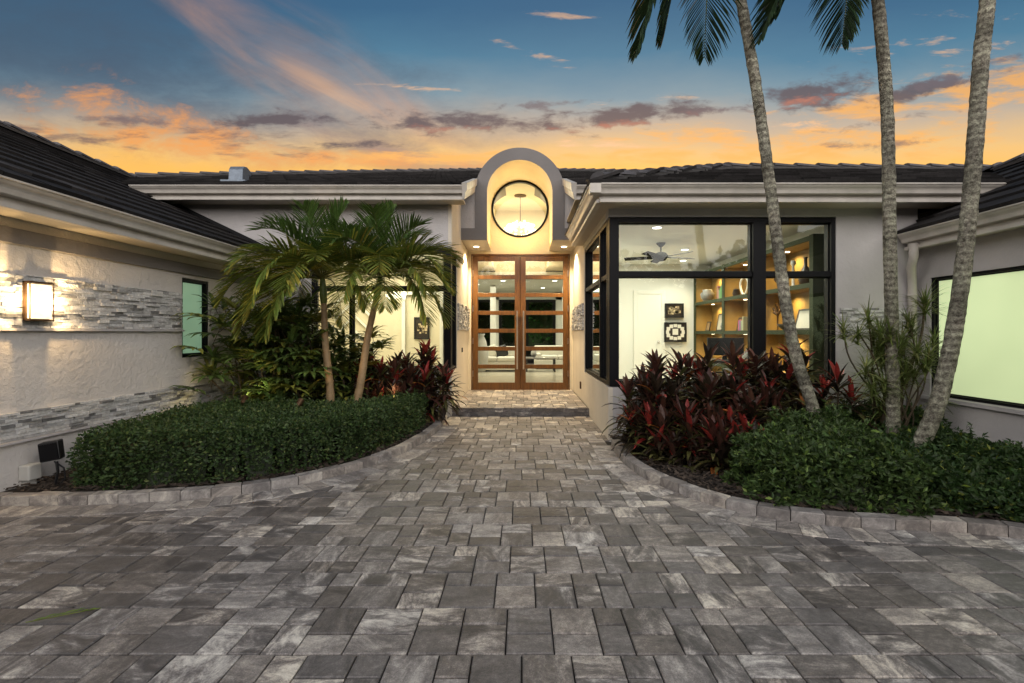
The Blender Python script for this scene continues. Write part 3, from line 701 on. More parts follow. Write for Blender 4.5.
# eaves, gutters, roofs ---------------------------------------------
GPROF = [(0,-.105),(.060,-.105),(.070,-.098),(.074,-.080),(.080,-.062),(.090,-.048),(.104,-.036),(.114,-.022),(.116,-.014),(.128,-.013),(.128,0),(.122,0),(.122,-.008),(0,-.008)]
FPROF = [(-.03,-.185),(.034,-.185),(.036,-.150),(.004,-.143),(.004,-.106),(-.03,-.106)]
def eave(p0, p1, out, name='gutter'):
    # out: outward unit vector, p at the back of the gutter top
    part(MB().extrude(GPROF, p0, p1, out), name, 'gutter'); part(MB().extrude(FPROF, p0, p1, out), 'fascia', 'gutter')
def soffit(x0, x1, y0, y1, z): part(MB().box(x0, x1, y0, y1, z, z+.02), 'soffit', 'soffit')
def tiles(name, eave0, along, upslope, pitch, length, run, keep, seed=0, cw=.33, course=.34):
    """flat interlocking tiles: courses up the slope, each slab tilted over the one below"""
    r = random.Random(seed); e = Vector(eave0); al = Vector(along); us = Vector(upslope)
    sl = (us + Vector((0,0,pitch))); L = sl.length; sl.normalize(); nrm = al.cross(sl)
    if nrm.z < 0: nrm = -nrm
    mb = MB(); dk = MB(); nr = int(run*L/course)+1
    for j in range(nr):
        off = (j % 2)*cw/2
        for i in range(-1, int(length/cw)+1):
            s0 = i*cw+off; c = e + al*(s0+cw/2) + sl*(course*(j+.5))
            if not keep(c.x, c.y): continue
            t = r.uniform(-.003,.003); k = r.uniform(.5,1.5)*(1.6 if r.random() < .08 else 1)
            # lower end lifted: butt edge 28 mm proud
            base = e + al*s0 + sl*(course*j)
            p = [base+nrm*(.040+t), base+al*(cw-.004)+nrm*(.040+t), base+al*(cw-.004)+sl*(course+.05)+nrm*.012, base+sl*(course+.05)+nrm*.012]
            q = [v_-nrm*.034 for v_ in p]
            mb.add([tuple(v_) for v_ in p+q], [(0,1,2,3),(0,4,5,1),(1,5,6,2),(3,7,4,0)], (.024*k,.022*k,.022*k))
            # raised side rib of the tile
            rb = [base+al*(cw-.03)+nrm*(.046+t), base+al*(cw-.006)+nrm*(.046+t), base+al*(cw-.006)+sl*course+nrm*.02, base+al*(cw-.03)+sl*course+nrm*.02]
            mb.add([tuple(v_) for v_ in rb], [(0,1,2,3)], (.024*k,.022*k,.022*k))
    return part(mb, name, 'tile')
def deck(poly): part(MB().add(poly, [tuple(range(len(poly)))]), 'roof_deck', 'deck')
def ridge(p0, p1, seed=0, name='ridge_cap', w=.10, lift=.05):
    p0, p1 = Vector(p0), Vector(p1); d = (p1-p0); L = d.length; d.normalize(); side = d.cross(Vector((0,0,1))).normalized(); up = side.cross(d)
    if up.z < 0: up = -up
    mb = MB(); r = random.Random(seed); nn = int(L/.36)
    for i in range(nn+1):
        a = p0 + d*(i*.36); b = a + d*.42; k = r.uniform(.7,1.3); vs = []
        for q, lf, ww in ((a, lift+.03, w), (b, lift, w*.86)):
            for t in range(7):
                th = pi*t/6; vs.append(tuple(q + side*(ww*cos(th)) + up*(lf-.05+ww*.62*sin(th))))
        mb.add(vs, [(t,t+1,8+t,7+t) for t in range(6)] + [tuple(range(7))], (.085*k,.080*k,.085*k))
    m2 = MB(); m2.obox((p0+p1)/2 + up*(lift-.045), d*(L/2), side*(w*.82), up*.03, (.06,.056,.054)); part(m2, 'ridge_mortar', 'ridge')
    return part(mb, name, 'ridge')

# left wing: eave along y
EX, EZ, PW = -3.5, 2.32, .48
eave((EX-.12,-3,EZ), (EX-.12,7.32,EZ), (1,0,0)); soffit(-3.97, EX-.15, -3, 7.33, EZ-.165)
RXL = -7.2; RZL = EZ + PW*(EX-.02-RXL)
tiles('roof', (EX-.02,-3,EZ), (0,1,0), (-1,0,0), PW, 12.4, 3.66, lambda x, y: y < 9.4 + 0*x and not (x > -3.95 and y > 7.3), 11)
deck([(EX-.03,-3,EZ), (EX-.03,7.33,EZ), (-5.4,7.33,EZ+PW*1.87), (RXL,9.3,RZL), (RXL,-3,RZL)])
part(MB().add([(RXL,-3,RZL),(RXL,9.3,RZL),(-11,9.3,EZ),(-11,-3,EZ)], [(0,1,2,3)]), 'roof_deck', 'deck')
ridge((RXL,-3,RZL+.03), (RXL,9.2,RZL+.03), 21)
# flashing where the wing roof meets the taller wall
fl = MB()
pts = [(-3.6,7.315,EZ+.06),( -5.5,7.315,EZ+.06+PW*1.9)]
fl.extrude([(0,0),(.012,0),(.012,.07),(0,.07)], pts[0], pts[1], (0,-1,0)); part(fl, 'roof_flashing', 'frame')
# main roof
MY, MZ, PM = 6.88, 3.37, .357
eave((-5.6,MY+.12,MZ), (-.86,MY+.12,MZ), (0,-1,0)); eave((.78,MY+.12,MZ), (2.6,MY+.12,MZ), (0,-1,0))
soffit(-5.6, -.86, MY+.15, 7.33, MZ-.165); soffit(.78, 2.6, MY+.15, 8.49, MZ-.165)
def mz(y): return MZ + PM*(y-MY)
def keep_main(x, y):
    if -.86 < x < .78 and y < 8.6: return False
    if CX-RO-.05 < x < CX+RO+.05 and y < 10.9 and y < 10.3: return False
    if x < -9.6+(y-MY): return False
    if x > 9.2-(y-MY): return False
    if x < -5.6 and y < 7.0: return False
    return y < 15.4
tiles('roof', (-9.6,MY,MZ), (1,0,0), (0,1,0), PM, 19, 8.5, keep_main, 12)
deck([(-5.5,MY+.03,MZ),(-.86,MY+.03,MZ),(-.86,8.5,mz(8.5)-.01),(-.86,15.4,mz(15.4)-.01),(-1.1,15.4,mz(15.4)-.01),(-9.4,7.1,mz(7.1)-.01)])
deck([(.78,MY+.03,MZ),(9,MY+.03,MZ),(.9,15.4,mz(15.4)-.01),(.78,15.4,mz(15.4)-.01)])
deck([(-.86,9.9,mz(9.9)-.01),(.78,9.9,mz(9.9)-.01),(.78,15.4,mz(15.4)-.01),(-.86,15.4,mz(15.4)-.01)])
part(MB().add([(-9.6,MY,MZ),(-1.1,15.4,mz(15.4)),(-9.6,23.9,MZ)], [(0,1,2)]).add([(-9.6,23.9,MZ),(-1.1,15.4,mz(15.4)),(.7,15.4,mz(15.4)),(9.2,23.9,MZ)], [(0,1,2,3)]).add([(9.2,23.9,MZ),(.7,15.4,mz(15.4)),(9.2,MY,MZ)], [(0,1,2)]), 'roof_deck', 'deck')
ridge((-9.3,7.2,mz(7.2)+.03), (-1.1,15.4,mz(15.4)+.03), 22); ridge((-1.1,15.4,mz(15.4)+.03), (.7,15.4,mz(15.4)+.03), 23); ridge((9.0,7.1,mz(7.1)+.03), (.7,15.4,mz(15.4)+.03), 24)
# rake returns beside the arch
for sx, xx in ((1,-.86), (-1,.78)):
    k = MB(); d = Vector((0, AY-MY-.0, PM*(AY-MY))).normalized(); u_ = Vector((0,-d.z,d.y))
    k.extrude([(0,-.20),(.03,-.20),(.05,-.10),(.07,-.08),(.08,.03),(0,.03)], (xx,MY,MZ), (xx,AY,mz(AY)), (sx,0,0), tuple(u_))
    part(k, 'rake_trim', 'gutter')
# right bay hip roof
BX, BY, BZ, PB = .74, 5.24, 2.89, .392
eave((BX+.12,BY+.12,BZ), (5.3,BY+.12,BZ), (0,-1,0)); eave((BX+.12,BY+.12,BZ), (BX+.12,8.05,BZ), (-1,0,0))
part(MB().box(BX, BX+.12, BY, BY+.12, BZ-.104, BZ-.001), 'gutter_corner', 'gutter'); 
soffit(BX+.15, 5.2, BY+.15, 5.69, BZ-.165); soffit(BX+.15, X_AR, 5.69, 8.1, BZ-.165)
def keep_bf(x, y): return x > BX+(y-BY) and y < 7.84 and x < 9
def keep_bl(x, y): return (y-BY) > (x-BX) and (10.44-y) > (x-BX) and y < (8.35 if x < 1.2 else 9.6)
tiles('roof', (BX,BY,BZ), (1,0,0), (0,1,0), PB, 8.4, 2.6, keep_bf, 13)
tiles('roof', (BX,BY,BZ), (0,1,0), (1,0,0), PB, 5.2, 2.6, keep_bl, 14)
PZ = BZ+PB*2.6
deck([(BX+.02,BY+.02,BZ),(9,BY+.02,BZ),(9,7.84,PZ),(3.34,7.84,PZ)]); deck([(BX+.02,BY+.02,BZ),(3.34,7.84,PZ),(3.34,8.3,PZ-.2),(BX+.02,8.3,BZ)])
deck([(3.34,7.84,PZ),(9,7.84,PZ),(9,10.44,BZ),(3.34,10.44,BZ)])
ridge((BX+.1,BY+.1,BZ+.06), (3.34,7.84,PZ+.03), 25); ridge((3.34,7.84,PZ+.02), (8.9,7.84,PZ-.0), 26)
# right wing roof
WX, WZ, PR = 4.35, 2.40, .50; RXR = 6.42; RZR = WZ+PR*(RXR-WX)
eave((WX+.12,0,WZ), (WX+.12,5.60,WZ), (-1,0,0)); soffit(WX+.15, 4.66, 0, 5.69, WZ-.165)
tiles('roof', (WX,0,WZ), (0,1,0), (1,0,0), PR, 7.0, 2.07, lambda x, y: (y < 5.66 or x > 4.9) and y < 6.6, 15)
deck([(WX+.02,0,WZ),(WX+.02,5.66,WZ),(RXR,6.6,RZR),(RXR,0,RZR)])
part(MB().add([(RXR,0,RZR),(RXR,6.6,RZR),(RXR+2.1,6.6,WZ),(RXR+2.1,0,WZ)], [(0,1,2,3)]), 'roof_deck', 'deck')
ridge((RXR,0,RZR+.03), (RXR,6.5,RZR+.03), 27)
# downspout in the corner
dsp = MB(); dsp.tube([(4.42,5.45,2.27),(4.42,5.45,2.12),(4.45,5.52,2.02),(4.52,5.60,1.93),(4.545,5.625,1.80),(4.545,5.625,.1)], .045, 12)
for zz in (1.7,.9): dsp.tube([(4.545,5.625,zz-.015),(4.545,5.625,zz+.015)], .052, 12)
part(dsp, 'downspout', 'gutter', smooth=True)
# recessed lights under the entry soffit
def downlight(x, y, z, power, color, angle=110, lens='lamp', sz=.05, par=house):
    rg = MB(); rg.lathe((x,y,z-.008), [(sz+.02,0),(sz+.02,.008),(sz,.008),(sz,0)], 20)
    ro = rg.build('recessed_light', M['ceiling'], par)
    MB().lathe((x,y,z-.0125), [(sz,0),(sz,.003)], 20).build('lens', M[lens], ro)
    if power: light('soffit_lamp', 'SPOT', (x,y,z-.02), power, color, None, size=.04, target=(x,y,0), angle=angle, blend=.8)
downlight(-.86, 9.10, 2.895, 290, (1,.77,.46), 130)
downlight(.79, 9.10, 2.895, 290, (1,.77,.46), 130)
light('vault_lamp', 'POINT', (CX, 9.0, 3.05), 12, (1,.62,.22), None, size=.05)
for px_ in (-.57, .49): light('vault_strip_lamp', 'AREA', (CX+(.50 if px_ > 0 else -.50), 9.05, 2.93), 9, (1,.66,.25), None, size=.1, sizey=.9, target=(CX+(.1 if px_ > 0 else -.1), 9.05, 4.3))
# wall switches/boxes on the recess walls
part(MB().box(X_AL, X_AL+.018, 8.55, 8.62, .92, 1.0), 'doorbell_box', 'black', bevel=.003)
part(MB().box(X_AR-.02, X_AR, 8.30, 8.39, .30, .42), 'outlet_cover', 'bronze', bevel=.003)

# roof vent
vt = thing('roof_vent', 'curved grey metal vent hood on the dark tiled roof', 'roof vent', (-4.45, 7.5, 3.6))
k = MB(); prof = [(-.0,-.1),(.02,.16),(.06,.22),(.14,.235),(.24,.20),(.26,.12),(.20,.12),(.19,-.02)]
k.extrude([(a_, b_) for a_, b_ in prof], (-4.52,7.42,3.62), (-4.30,7.42,3.62), (0,1,0)); k.build('hood', M['galv'], vt, bevel=.01)
MB().box(-4.60,-4.22,7.36,7.8,3.56,3.60).build('base_plate', M['galv'], vt)

# interiors (parts of the house) ------------------------------------
def room(x0, x1, y0, y1, z0, z1, wall, back='white', open_front=True, left=True, right=True, backw=True, ceil=True):
    t = .08
    part(MB().box(x0, x1, y0, y1, z0-.1, z0), 'interior_floor', 'floor')
    if ceil: part(MB().box(x0, x1, y0, y1, z1, z1+t), 'ceiling', 'ceiling')
    if left: part(MB().box(x0-t, x0, y0, y1, z0, z1), 'interior_wall', wall)
    if right: part(MB().box(x1, x1+t, y0, y1, z0, z1), 'interior_wall', wall)
    if backw: part(MB().box(x0-t, x1+t, y1, y1+t, z0, z1), 'interior_wall', back)
# office, right
room(1.30, 4.12, 5.90, 10.5, .12, 2.75, 'white', left=False)
part(MB().box(1.22, 1.30, 7.9, 10.5, .12, 2.75), 'interior_wall', 'white')
d = MB(); d.box(2.50, 3.02, 10.46, 10.495, .12, 2.1); d.box(2.42,2.50,10.45,10.495,.12,2.18); d.box(3.02,3.10,10.45,10.495,.12,2.18); d.box(2.50,3.02,10.45,10.495,2.1,2.18)
dd = part(d, 'interior_door', 'white', bevel=.006)
MB().lathe((2.95,10.44,1.05), [(.02,0),(.028,.02),(.02,.04)], 10).build('handle', M['steel'], dd)
for (xx, yy) in ((1.9,6.8),(3.2,6.6),(2.9,8.6),(1.8,9.4),(3.3,9.9)): downlight(xx, yy, 2.75, 62, (1,.94,.76), 125, lens='lampcool', sz=.06)
light('office_lamp', 'AREA', (2.5, 8.3, 2.70), 70, (1,.97,.80), None, size=1.8, sizey=3.2, target=(2.5,8.3,0))
# left dining room
room(-4.75, -1.30, 7.54, 11.0, .12, 2.75, 'creamwall', 'creamwall', right=False)
part(MB().box(-1.30, -1.22, 7.95, 11.0, .12, 2.75), 'interior_wall', 'white')
ch = MB(); x0, x1 = -4.25, -3.35      # raised chevron wall panel
for i in range(-2, 8):
    for sgn, xa, xb in ((1, x0, (x0+x1)/2), (-1, (x0+x1)/2, x1)):
        za = .5+i*.34 + (0 if sgn > 0 else .45); zb = za + sgn*.45
        p = [(xa,10.98,za),(xb,10.98,zb),(xb,10.98,zb+.06),(xa,10.98,za+.06)]
        if min(za, zb) < .14 or max(za, zb) > 2.6: continue
        q = [(a_, 10.94, c_) for a_, b_, c_ in p]; ch.add(q+p, [(0,1,2,3),(0,4,5,1),(1,5,6,2),(2,6,7,3),(3,7,4,0)])
part(ch, 'chevron_panel', 'white')
d = MB(); d.box(-2.72,-2.64,10.9,10.99,.12,2.2); d.box(-1.86,-1.78,10.9,10.99,.12,2.2); d.box(-2.64,-1.86,10.9,10.99,2.12,2.2)
part(d, 'doorway_trim', 'white', bevel=.004)
light('dining_lamp', 'AREA', (-2.9, 9.3, 2.70), 100, (1,.88,.62), None, size=2.0, sizey=2.4, target=(-2.9,9.3,0))
# foyer (tall) and living room behind it
FY0, FY1, FZ = DY+.17, 12.6, 4.45
for bxx in ((-1.30,-1.22,FY0,FY1,.12,2.88),(1.14,1.22,FY0,FY1,.12,2.88),(CX-.72,CX-.66,FY0,FY1,2.88,FZ),(CX+.66,CX+.72,FY0,FY1,2.88,FZ),(CX-.66,CX+.66,FY1,FY1+.1,2.86,FZ),(-1.3,CX-.72,FY0,FY1,2.88,2.94),(CX+.72,1.22,FY0,FY1,2.88,2.94)): part(MB().box(*bxx), 'interior_wall', 'vault')
part(MB().box(CX-.72,CX+.72,FY0-.01,FY1+.1,FZ,FZ+.05), 'ceiling', 'vault')
part(MB().box(-1.22,1.14,FY0-.17,FY1,.02,.118), 'interior_floor', 'floor')
room(-5.0, 5.0, FY1, 18.0, .12, 2.78, 'white', backw=False)
# back wall with a wide dark garden window
for bxx in ((-5.0,-1.75,18,18.1,.12,2.78),(-1.05,-.86,18,18.1,.12,2.78),(1.25,1.55,18,18.1,.12,2.78),(2.3,5,18,18.1,.12,2.78),(-1.75,2.3,18,18.1,2.5,2.78)): part(MB().box(*bxx), 'interior_wall', 'white')
for xx in (-1.0, 1.28): part(MB().box(xx,xx+.17,15.2,15.4,.12,2.78), 'interior_column', 'white')
def backwin(x0, x1, z0, z1, vm):
    window('y', 17.95, x0, x1, z0, z1, vm=vm, hm=[], depth=.1, fw=.09, glass='tinted_glass')
backwin(-.86, 1.25, .14, 2.5, [(.2,.07)]); backwin(-1.75, -1.05, .14, 2.5, []); backwin(1.55, 2.3, .14, 2.5, [])
for (xx, yy) in ((-.55,14.0),(.95,14.0),(-.1,16.3),(.7,16.2),(-1.4,15)): downlight(xx, yy, 2.78, 70, (1,.92,.70), 125, lens='lampcool', sz=.07)
light('living_lamp', 'AREA', (0, 15.2, 2.72), 100, (1,.93,.72), None, size=5.0, sizey=4, target=(0,15.2,0))
light('foyer_lamp', 'AREA', (CX, 11.4, 2.45), 30, (1,.80,.50), None, size=.8, sizey=.8, target=(CX,11.2,4.6))
light('foyer_floor_lamp', 'AREA', (CX, 11.2, 4.38), 46, (1,.86,.58), None, size=1.2, sizey=1.6, target=(CX,11.2,0))

# ------------------------------------------------------------------ fixtures and furniture: things of their own
# wall sconce
sc_ = thing('wall_sconce', 'square bronze framed wall sconce with lit alabaster panel on the stone band', 'wall lamp', (-3.94, 3.83, 1.36))
k = MB(); X0, X1, Y0, Y1, Z0, Z1 = -3.932, -3.872, 3.80, 4.0, 1.355, 1.672
k.box(X0, X0+.02, Y0, Y1, Z0, Z1); k.box(X0, X1, Y0, Y1, Z0, Z0+.014); k.box(X0, X1, Y0, Y1, Z1-.014, Z1)
for yy in (Y0, Y1-.007): k.box(X1-.007, X1, yy, yy+.007, Z0+.014, Z1-.014)
k.build('frame', M['bronze'], sc_, bevel=.002)
k = MB(); k.box(X0+.022, X1-.006, Y0+.014, Y1-.014, Z0+.02, Z1-.02); k.build('shade', M['sconceglass'], sc_, bevel=.004)
light('sconce_lamp', 'POINT', (-3.86, 3.74, 1.52), 4.6, (1,.70,.36), sc_, size=.03)
light('sconce_lamp', 'POINT', (-3.86, 4.06, 1.52), 4.6, (1,.70,.36), sc_, size=.03)
for yy in (3.74, 4.06):
    light('sconce_beam', 'SPOT', (-3.85, yy, 1.60), 7, (1,.66,.30), sc_, size=.02, target=(-3.97, yy+(.35 if yy > 3.9 else -.35), 2.0), angle=80, blend=.25)
    light('sconce_beam', 'SPOT', (-3.85, yy, 1.42), 6, (1,.66,.30), sc_, size=.02, target=(-3.97, yy+(.35 if yy > 3.9 else -.35), .9), angle=80, blend=.3)
# flood light on a stake
fx, fy = -3.74, 3.84
fl_ = thing('flood_light', 'small black flood light on a stake at the end of the hedge', 'garden light', (fx, fy, .05))
k = MB(); c = Vector((fx, fy, .325)); ax = Vector((.060,.024,.010)); ay = Vector((-.016,.04,0)); k.obox(c, ax, ay, (-.010,0,.075)); k.build('housing', M['black'], fl_, bevel=.01)
k = MB(); k.obox(c+Vector((.018,-.043,.0)), ax*.84, (.0,.004,0), (-.01,0,.062)); k.build('lens', M['frame'], fl_)
k = MB(); k.tube([(fx+.04,fy,.24),(fx+.05,fy,.16),(fx+.03,fy,.05)], .010, 8); k.tube([(fx+.02,fy,.24),(fx+.07,fy+.03,.18),(fx+.09,fy+.02,.10),(fx+.06,fy,.05)], .006, 6); k.build('stake', M['black'], fl_)
ob = thing('outlet_box', 'small weathered white outdoor outlet box low on the left wall', 'outlet box', (-3.9, 3.82, .06))
MB().box(-3.968,-3.88,3.80,3.91,.09,.215).build('cover', M['greybox'], ob, bevel=.012); MB().box(-3.968,-3.91,3.83,3.89,.03,.092).build('conduit', M['greybox'], ob)

# foyer chandelier seen through the round window
cz0 = FZ
c_ = thing('foyer_chandelier', 'sputnik style crystal cluster chandelier hanging behind the round window', 'chandelier', (CX, 11.2, cz0))
MB().lathe((CX,11.2,cz0-.03), [(.14,.028),(.14,.014),(.05,0)], 24).build('canopy', M['bronze'], c_)
MB().tube([(CX,11.2,cz0-.03),(CX,11.2,3.82)], .009, 8).build('rod', M['bronze'], c_)
k = MB(); r = random.Random(4); k2 = MB()
for i in range(150):
    th, ph = r.uniform(0, 2*pi), math.acos(r.uniform(-.25, 1)); rr = r.uniform(.75,1)
    d = Vector((sin(ph)*cos(th)*.40, sin(ph)*sin(th)*.40, cos(ph)*.22))*rr; b = Vector((CX,11.2,3.62)); p = b+d
    k2.tube([b+Vector((0,0,.1)), p], .002, 4, caps=False)
    s_ = r.uniform(.010,.020); k.obox(p, (s_,0,s_*.3), (0,s_,0), (-s_*.3,0,s_*1.3))
k.build('crystals', M['crystal'], c_); k2.build('arms', M['steel'], c_)
# dining chandelier
c_ = thing('dining_chandelier', 'bright round crystal chandelier behind the left front window', 'chandelier', (-2.46, 9.5, 2.75))
MB().lathe((-2.46,9.5,2.72), [(.07,.03),(.07,.015),(.02,0)], 16).build('canopy', M['steel'], c_)
MB().tube([(-2.46,9.5,2.72),(-2.46,9.5,2.15)], .006, 6).build('rod', M['steel'], c_)
k = MB()
for i in range(70):
    th = r.uniform(0,2*pi); rr = .19*sqrt(r.random()); s_ = r.uniform(.012,.024); k.obox((-2.46+rr*cos(th),9.5+rr*sin(th),2.03+r.uniform(-.09,.11)), (s_,0,0), (0,s_,0), (0,0,s_*1.2))
k.build('crystals', M['crystal'], c_)

# ceiling fan
fnx, fny, fz = 2.30, 8.0, 2.75
fan = thing('ceiling_fan', 'grey five bladed ceiling fan in the office behind the right window', 'ceiling fan', (fnx, fny, fz))
MB().lathe((fnx,fny,fz-.07), [(.02,0),(.07,.05),(.075,.07)], 20).build('canopy', M['fan'], fan, smooth=True)
MB().tube([(fnx,fny,fz-.06),(fnx,fny,fz-.16)], .013, 10).build('downrod', M['fan'], fan)
MB().lathe((fnx,fny,fz-.30), [(.03,0),(.07,.01),(.10,.04),(.115,.09),(.09,.13),(.04,.15)], 24).build('motor', M['fan'], fan, smooth=True)
for i in range(5):
    a = radians(14+72*i); d = Vector((cos(a), sin(a), 0)); s_ = Vector((-sin(a), cos(a), 0)); k = MB(); zc = fz-.235
    k.obox(Vector((fnx,fny,zc))+d*.35, d*.25, s_*.058+Vector((0,0,.016)), Vector((0,0,.004))); k.obox(Vector((fnx,fny,zc))+d*.12, d*.05, s_*.02, (0,0,.006))
    k.build('blade', M['fan'], fan, bevel=.003)

# bookcase along the office's right wall
BXF = 3.73; ys = [6.25, 7.55, 8.95, 10.42]; zs = [.15, .66, 1.27, 1.88, 2.49]
bk = thing('built_in_bookcase', 'olive built-in bookcase with lit mustard cubbies along the office wall', 'bookcase', (3.9, 8.3, .12))
k = MB(); k.box(BXF-.012, 4.115, 6.17, 6.255, .12, 2.53)
for yy in ys[1:]: k.box(BXF-.012, BXF+.012, yy-.045, yy+.045, .12, 2.53)
for i, zz in enumerate(zs):
    for a, b in zip(ys, ys[1:]): k.box(BXF-.010, BXF+.012, (a if a > 6.3 else 6.21)+.045, b-.045, zz-.032, zz+.032)
k.build('face_frame', M['olive'], bk, bevel=.003)
k = MB()
for yy in ys: k.box(BXF+.012, 4.09, yy-.02, yy+.02, .12, 2.52) if yy > 6.3 else k.box(BXF+.012, 4.09, 6.256, 6.27, .12, 2.52)
k.build('divider', M['mustard'], bk)
k = MB()
for i, zz in enumerate(zs):
    for a, b in zip(ys, ys[1:]): k.box(BXF+.012, 4.09, a+.021, b-.021, zz-.028, zz+.028)
k.build('shelf', M['mustard'], bk)
k = MB(); k.box(4.09, 4.11, 6.28, 10.4, .15, 2.5); k.build('back_panel', M['mustard'], bk)
k = MB(); k.box(3.86, 3.885, 6.155, 6.169, .3, 2.45); k.build('edge_trim', M['ceiling'], bk)
for a, b in zip(ys, ys[1:]):
    for z0, z1 in zip(zs, zs[1:]):
        if z0 < .5: continue
        yc = (a+b)/2+.25
        MB().lathe((3.93, yc, z1-.036), [(.03,0),(.03,.006)], 12).build('puck_light', M['lamp'], bk)
        light('puck_lamp', 'SPOT', (3.93, yc, z1-.05), 26, (1,.68,.27), bk, size=.03, target=(3.98, yc, z0), angle=150, blend=.9)
def on_shelf(col, row, f, x=3.86): return (x, ys[col]+(ys[col+1]-ys[col])*f, zs[row]+.031)   # col 0 is nearest
def frame_on(pos, w_, h_, label, lean=.16, colr=(.5,.45,.35)):
    o = thing('photo_frame', label, 'picture frame', pos); p = Vector(pos); up = Vector((lean,0,1)).normalized(); n_ = Vector((-1,0,lean)).normalized(); al = Vector((0,1,0))
    k = MB(); c = p+up*(h_/2)
    for q, a_, b_ in ((al*(w_/2-.012),.012,h_/2),(al*-(w_/2-.012),.012,h_/2)): k.obox(c+q, al*a_, n_*.008, up*b_)
    for q in (up*(h_/2-.012), up*-(h_/2-.012)): k.obox(c+q, al*(w_/2), n_*.009, up*.012)
    k.build('frame', M['dark'], o); MB().obox(c, al*(w_/2-.02), n_*.003, up*(h_/2-.02), colr).build('print', M['paper'], o)
def lathe_thing(name, label, cat, pos, prof, m, part_name='body'):
    o = thing(name, label, cat, pos); MB().lathe(pos, prof, 18).build(part_name, M[m], o, smooth=True); return o
lathe_thing('vase', 'squat dark pot in the far cubby of the upper shelf', 'vase', on_shelf(2,3,.75), [(.07,0),(.13,.08),(.14,.16),(.09,.22),(.10,.25)], 'pot')
def books(pos, n_, label):
    o = thing('book_row', label, 'books', pos); r = random.Random(n_); y = pos[1]
    for i in range(n_):
        t = r.uniform(.02,.045); h_ = r.uniform(.17,.27); k = MB(); k.box(pos[0]-.05, pos[0]+.1, y, y+t-.002, pos[2], pos[2]+h_, (r.uniform(.05,.5), r.uniform(.05,.4), r.uniform(.05,.3))); k.build('book', M['paper'], o, bevel=.002); y += t
books(on_shelf(2,3,.18), 8, 'short row of books in the far cubby of the upper shelf')
frame_on(on_shelf(2,2,.35), .26, .34, 'leaning photo frame in the far cubby of the middle shelf')
frame_on(on_shelf(2,2,.75), .2, .2, 'small square frame beside the leaning frame in the far cubby', .2, (.3,.2,.1))
o = thing('abstract_sculpture', 'white looped sculpture in the centre cubby of the upper shelf', 'sculpture', on_shelf(1,3,.6))
p = Vector(on_shelf(1,3,.6)); k = MB(); k.tube([p+Vector((0,.14*sin(t)*(1-.3*cos(t)), .16-.15*cos(t))) for t in [2*pi*i/20 for i in range(21)]], .018, 8); k.build('loop', M['white'], o, smooth=True)
MB().box(p.x-.05,p.x+.05,p.y-.08,p.y+.08,p.z,p.z+.02).build('base', M['dark'], o)
lathe_thing('glass_vase', 'tall slim pale vase in the centre cubby of the upper shelf', 'vase', on_shelf(1,3,.18), [(.05,0),(.06,.1),(.035,.3),(.05,.42)], 'greybox')
o = thing('twisted_statue', 'tall dark twisted statue in the centre cubby of the middle shelf', 'statue', on_shelf(1,2,.38)); p = Vector(on_shelf(1,2,.38))
k = MB(); k.tube([p+Vector((.03*cos(t*2.2), .035*sin(t*2.2), .05+t*.078)) for t in [i*.25 for i in range(25)]], [.05-.0012*i for i in range(25)], 8); k.build('figure', M['dark'], o, smooth=True)
MB().lathe(p, [(.07,0),(.07,.05),(.04,.06)], 14).build('base', M['dark'], o)
frame_on(on_shelf(1,2,.75), .18, .24, 'small dark frame in the centre cubby of the middle shelf', .2, (.2,.12,.05))
lathe_thing('bottle_vase', 'dark bottle shaped vase in the near cubby of the upper shelf', 'vase', on_shelf(0,3,.25), [(.07,0),(.09,.1),(.06,.2),(.022,.26),(.02,.36),(.03,.38)], 'dark')
lathe_thing('shelf_urn', 'bronze urn in the near cubby of the upper shelf', 'urn', on_shelf(0,3,.72), [(.05,0),(.03,.04),(.1,.14),(.11,.2),(.06,.27),(.08,.3)], 'bronze')
frame_on(on_shelf(0,2,.30), .42, .30, 'wide white framed print in the near cubby of the middle shelf', .25, (.7,.68,.6))
o = thing('wire_flower', 'bronze wire flower sculpture in the near cubby of the middle shelf', 'sculpture', on_shelf(0,2,.8)); p = Vector(on_shelf(0,2,.8)); k = MB()
for i in range(7):
    a = 2*pi*i/7; k.tube([p, p+Vector((0,.02*cos(a),.22)), p+Vector((.03*sin(a),.12*cos(a),.34+.08*sin(a)))], [.006,.005,.02], 6)
k.build('petals', M['bronze'], o)
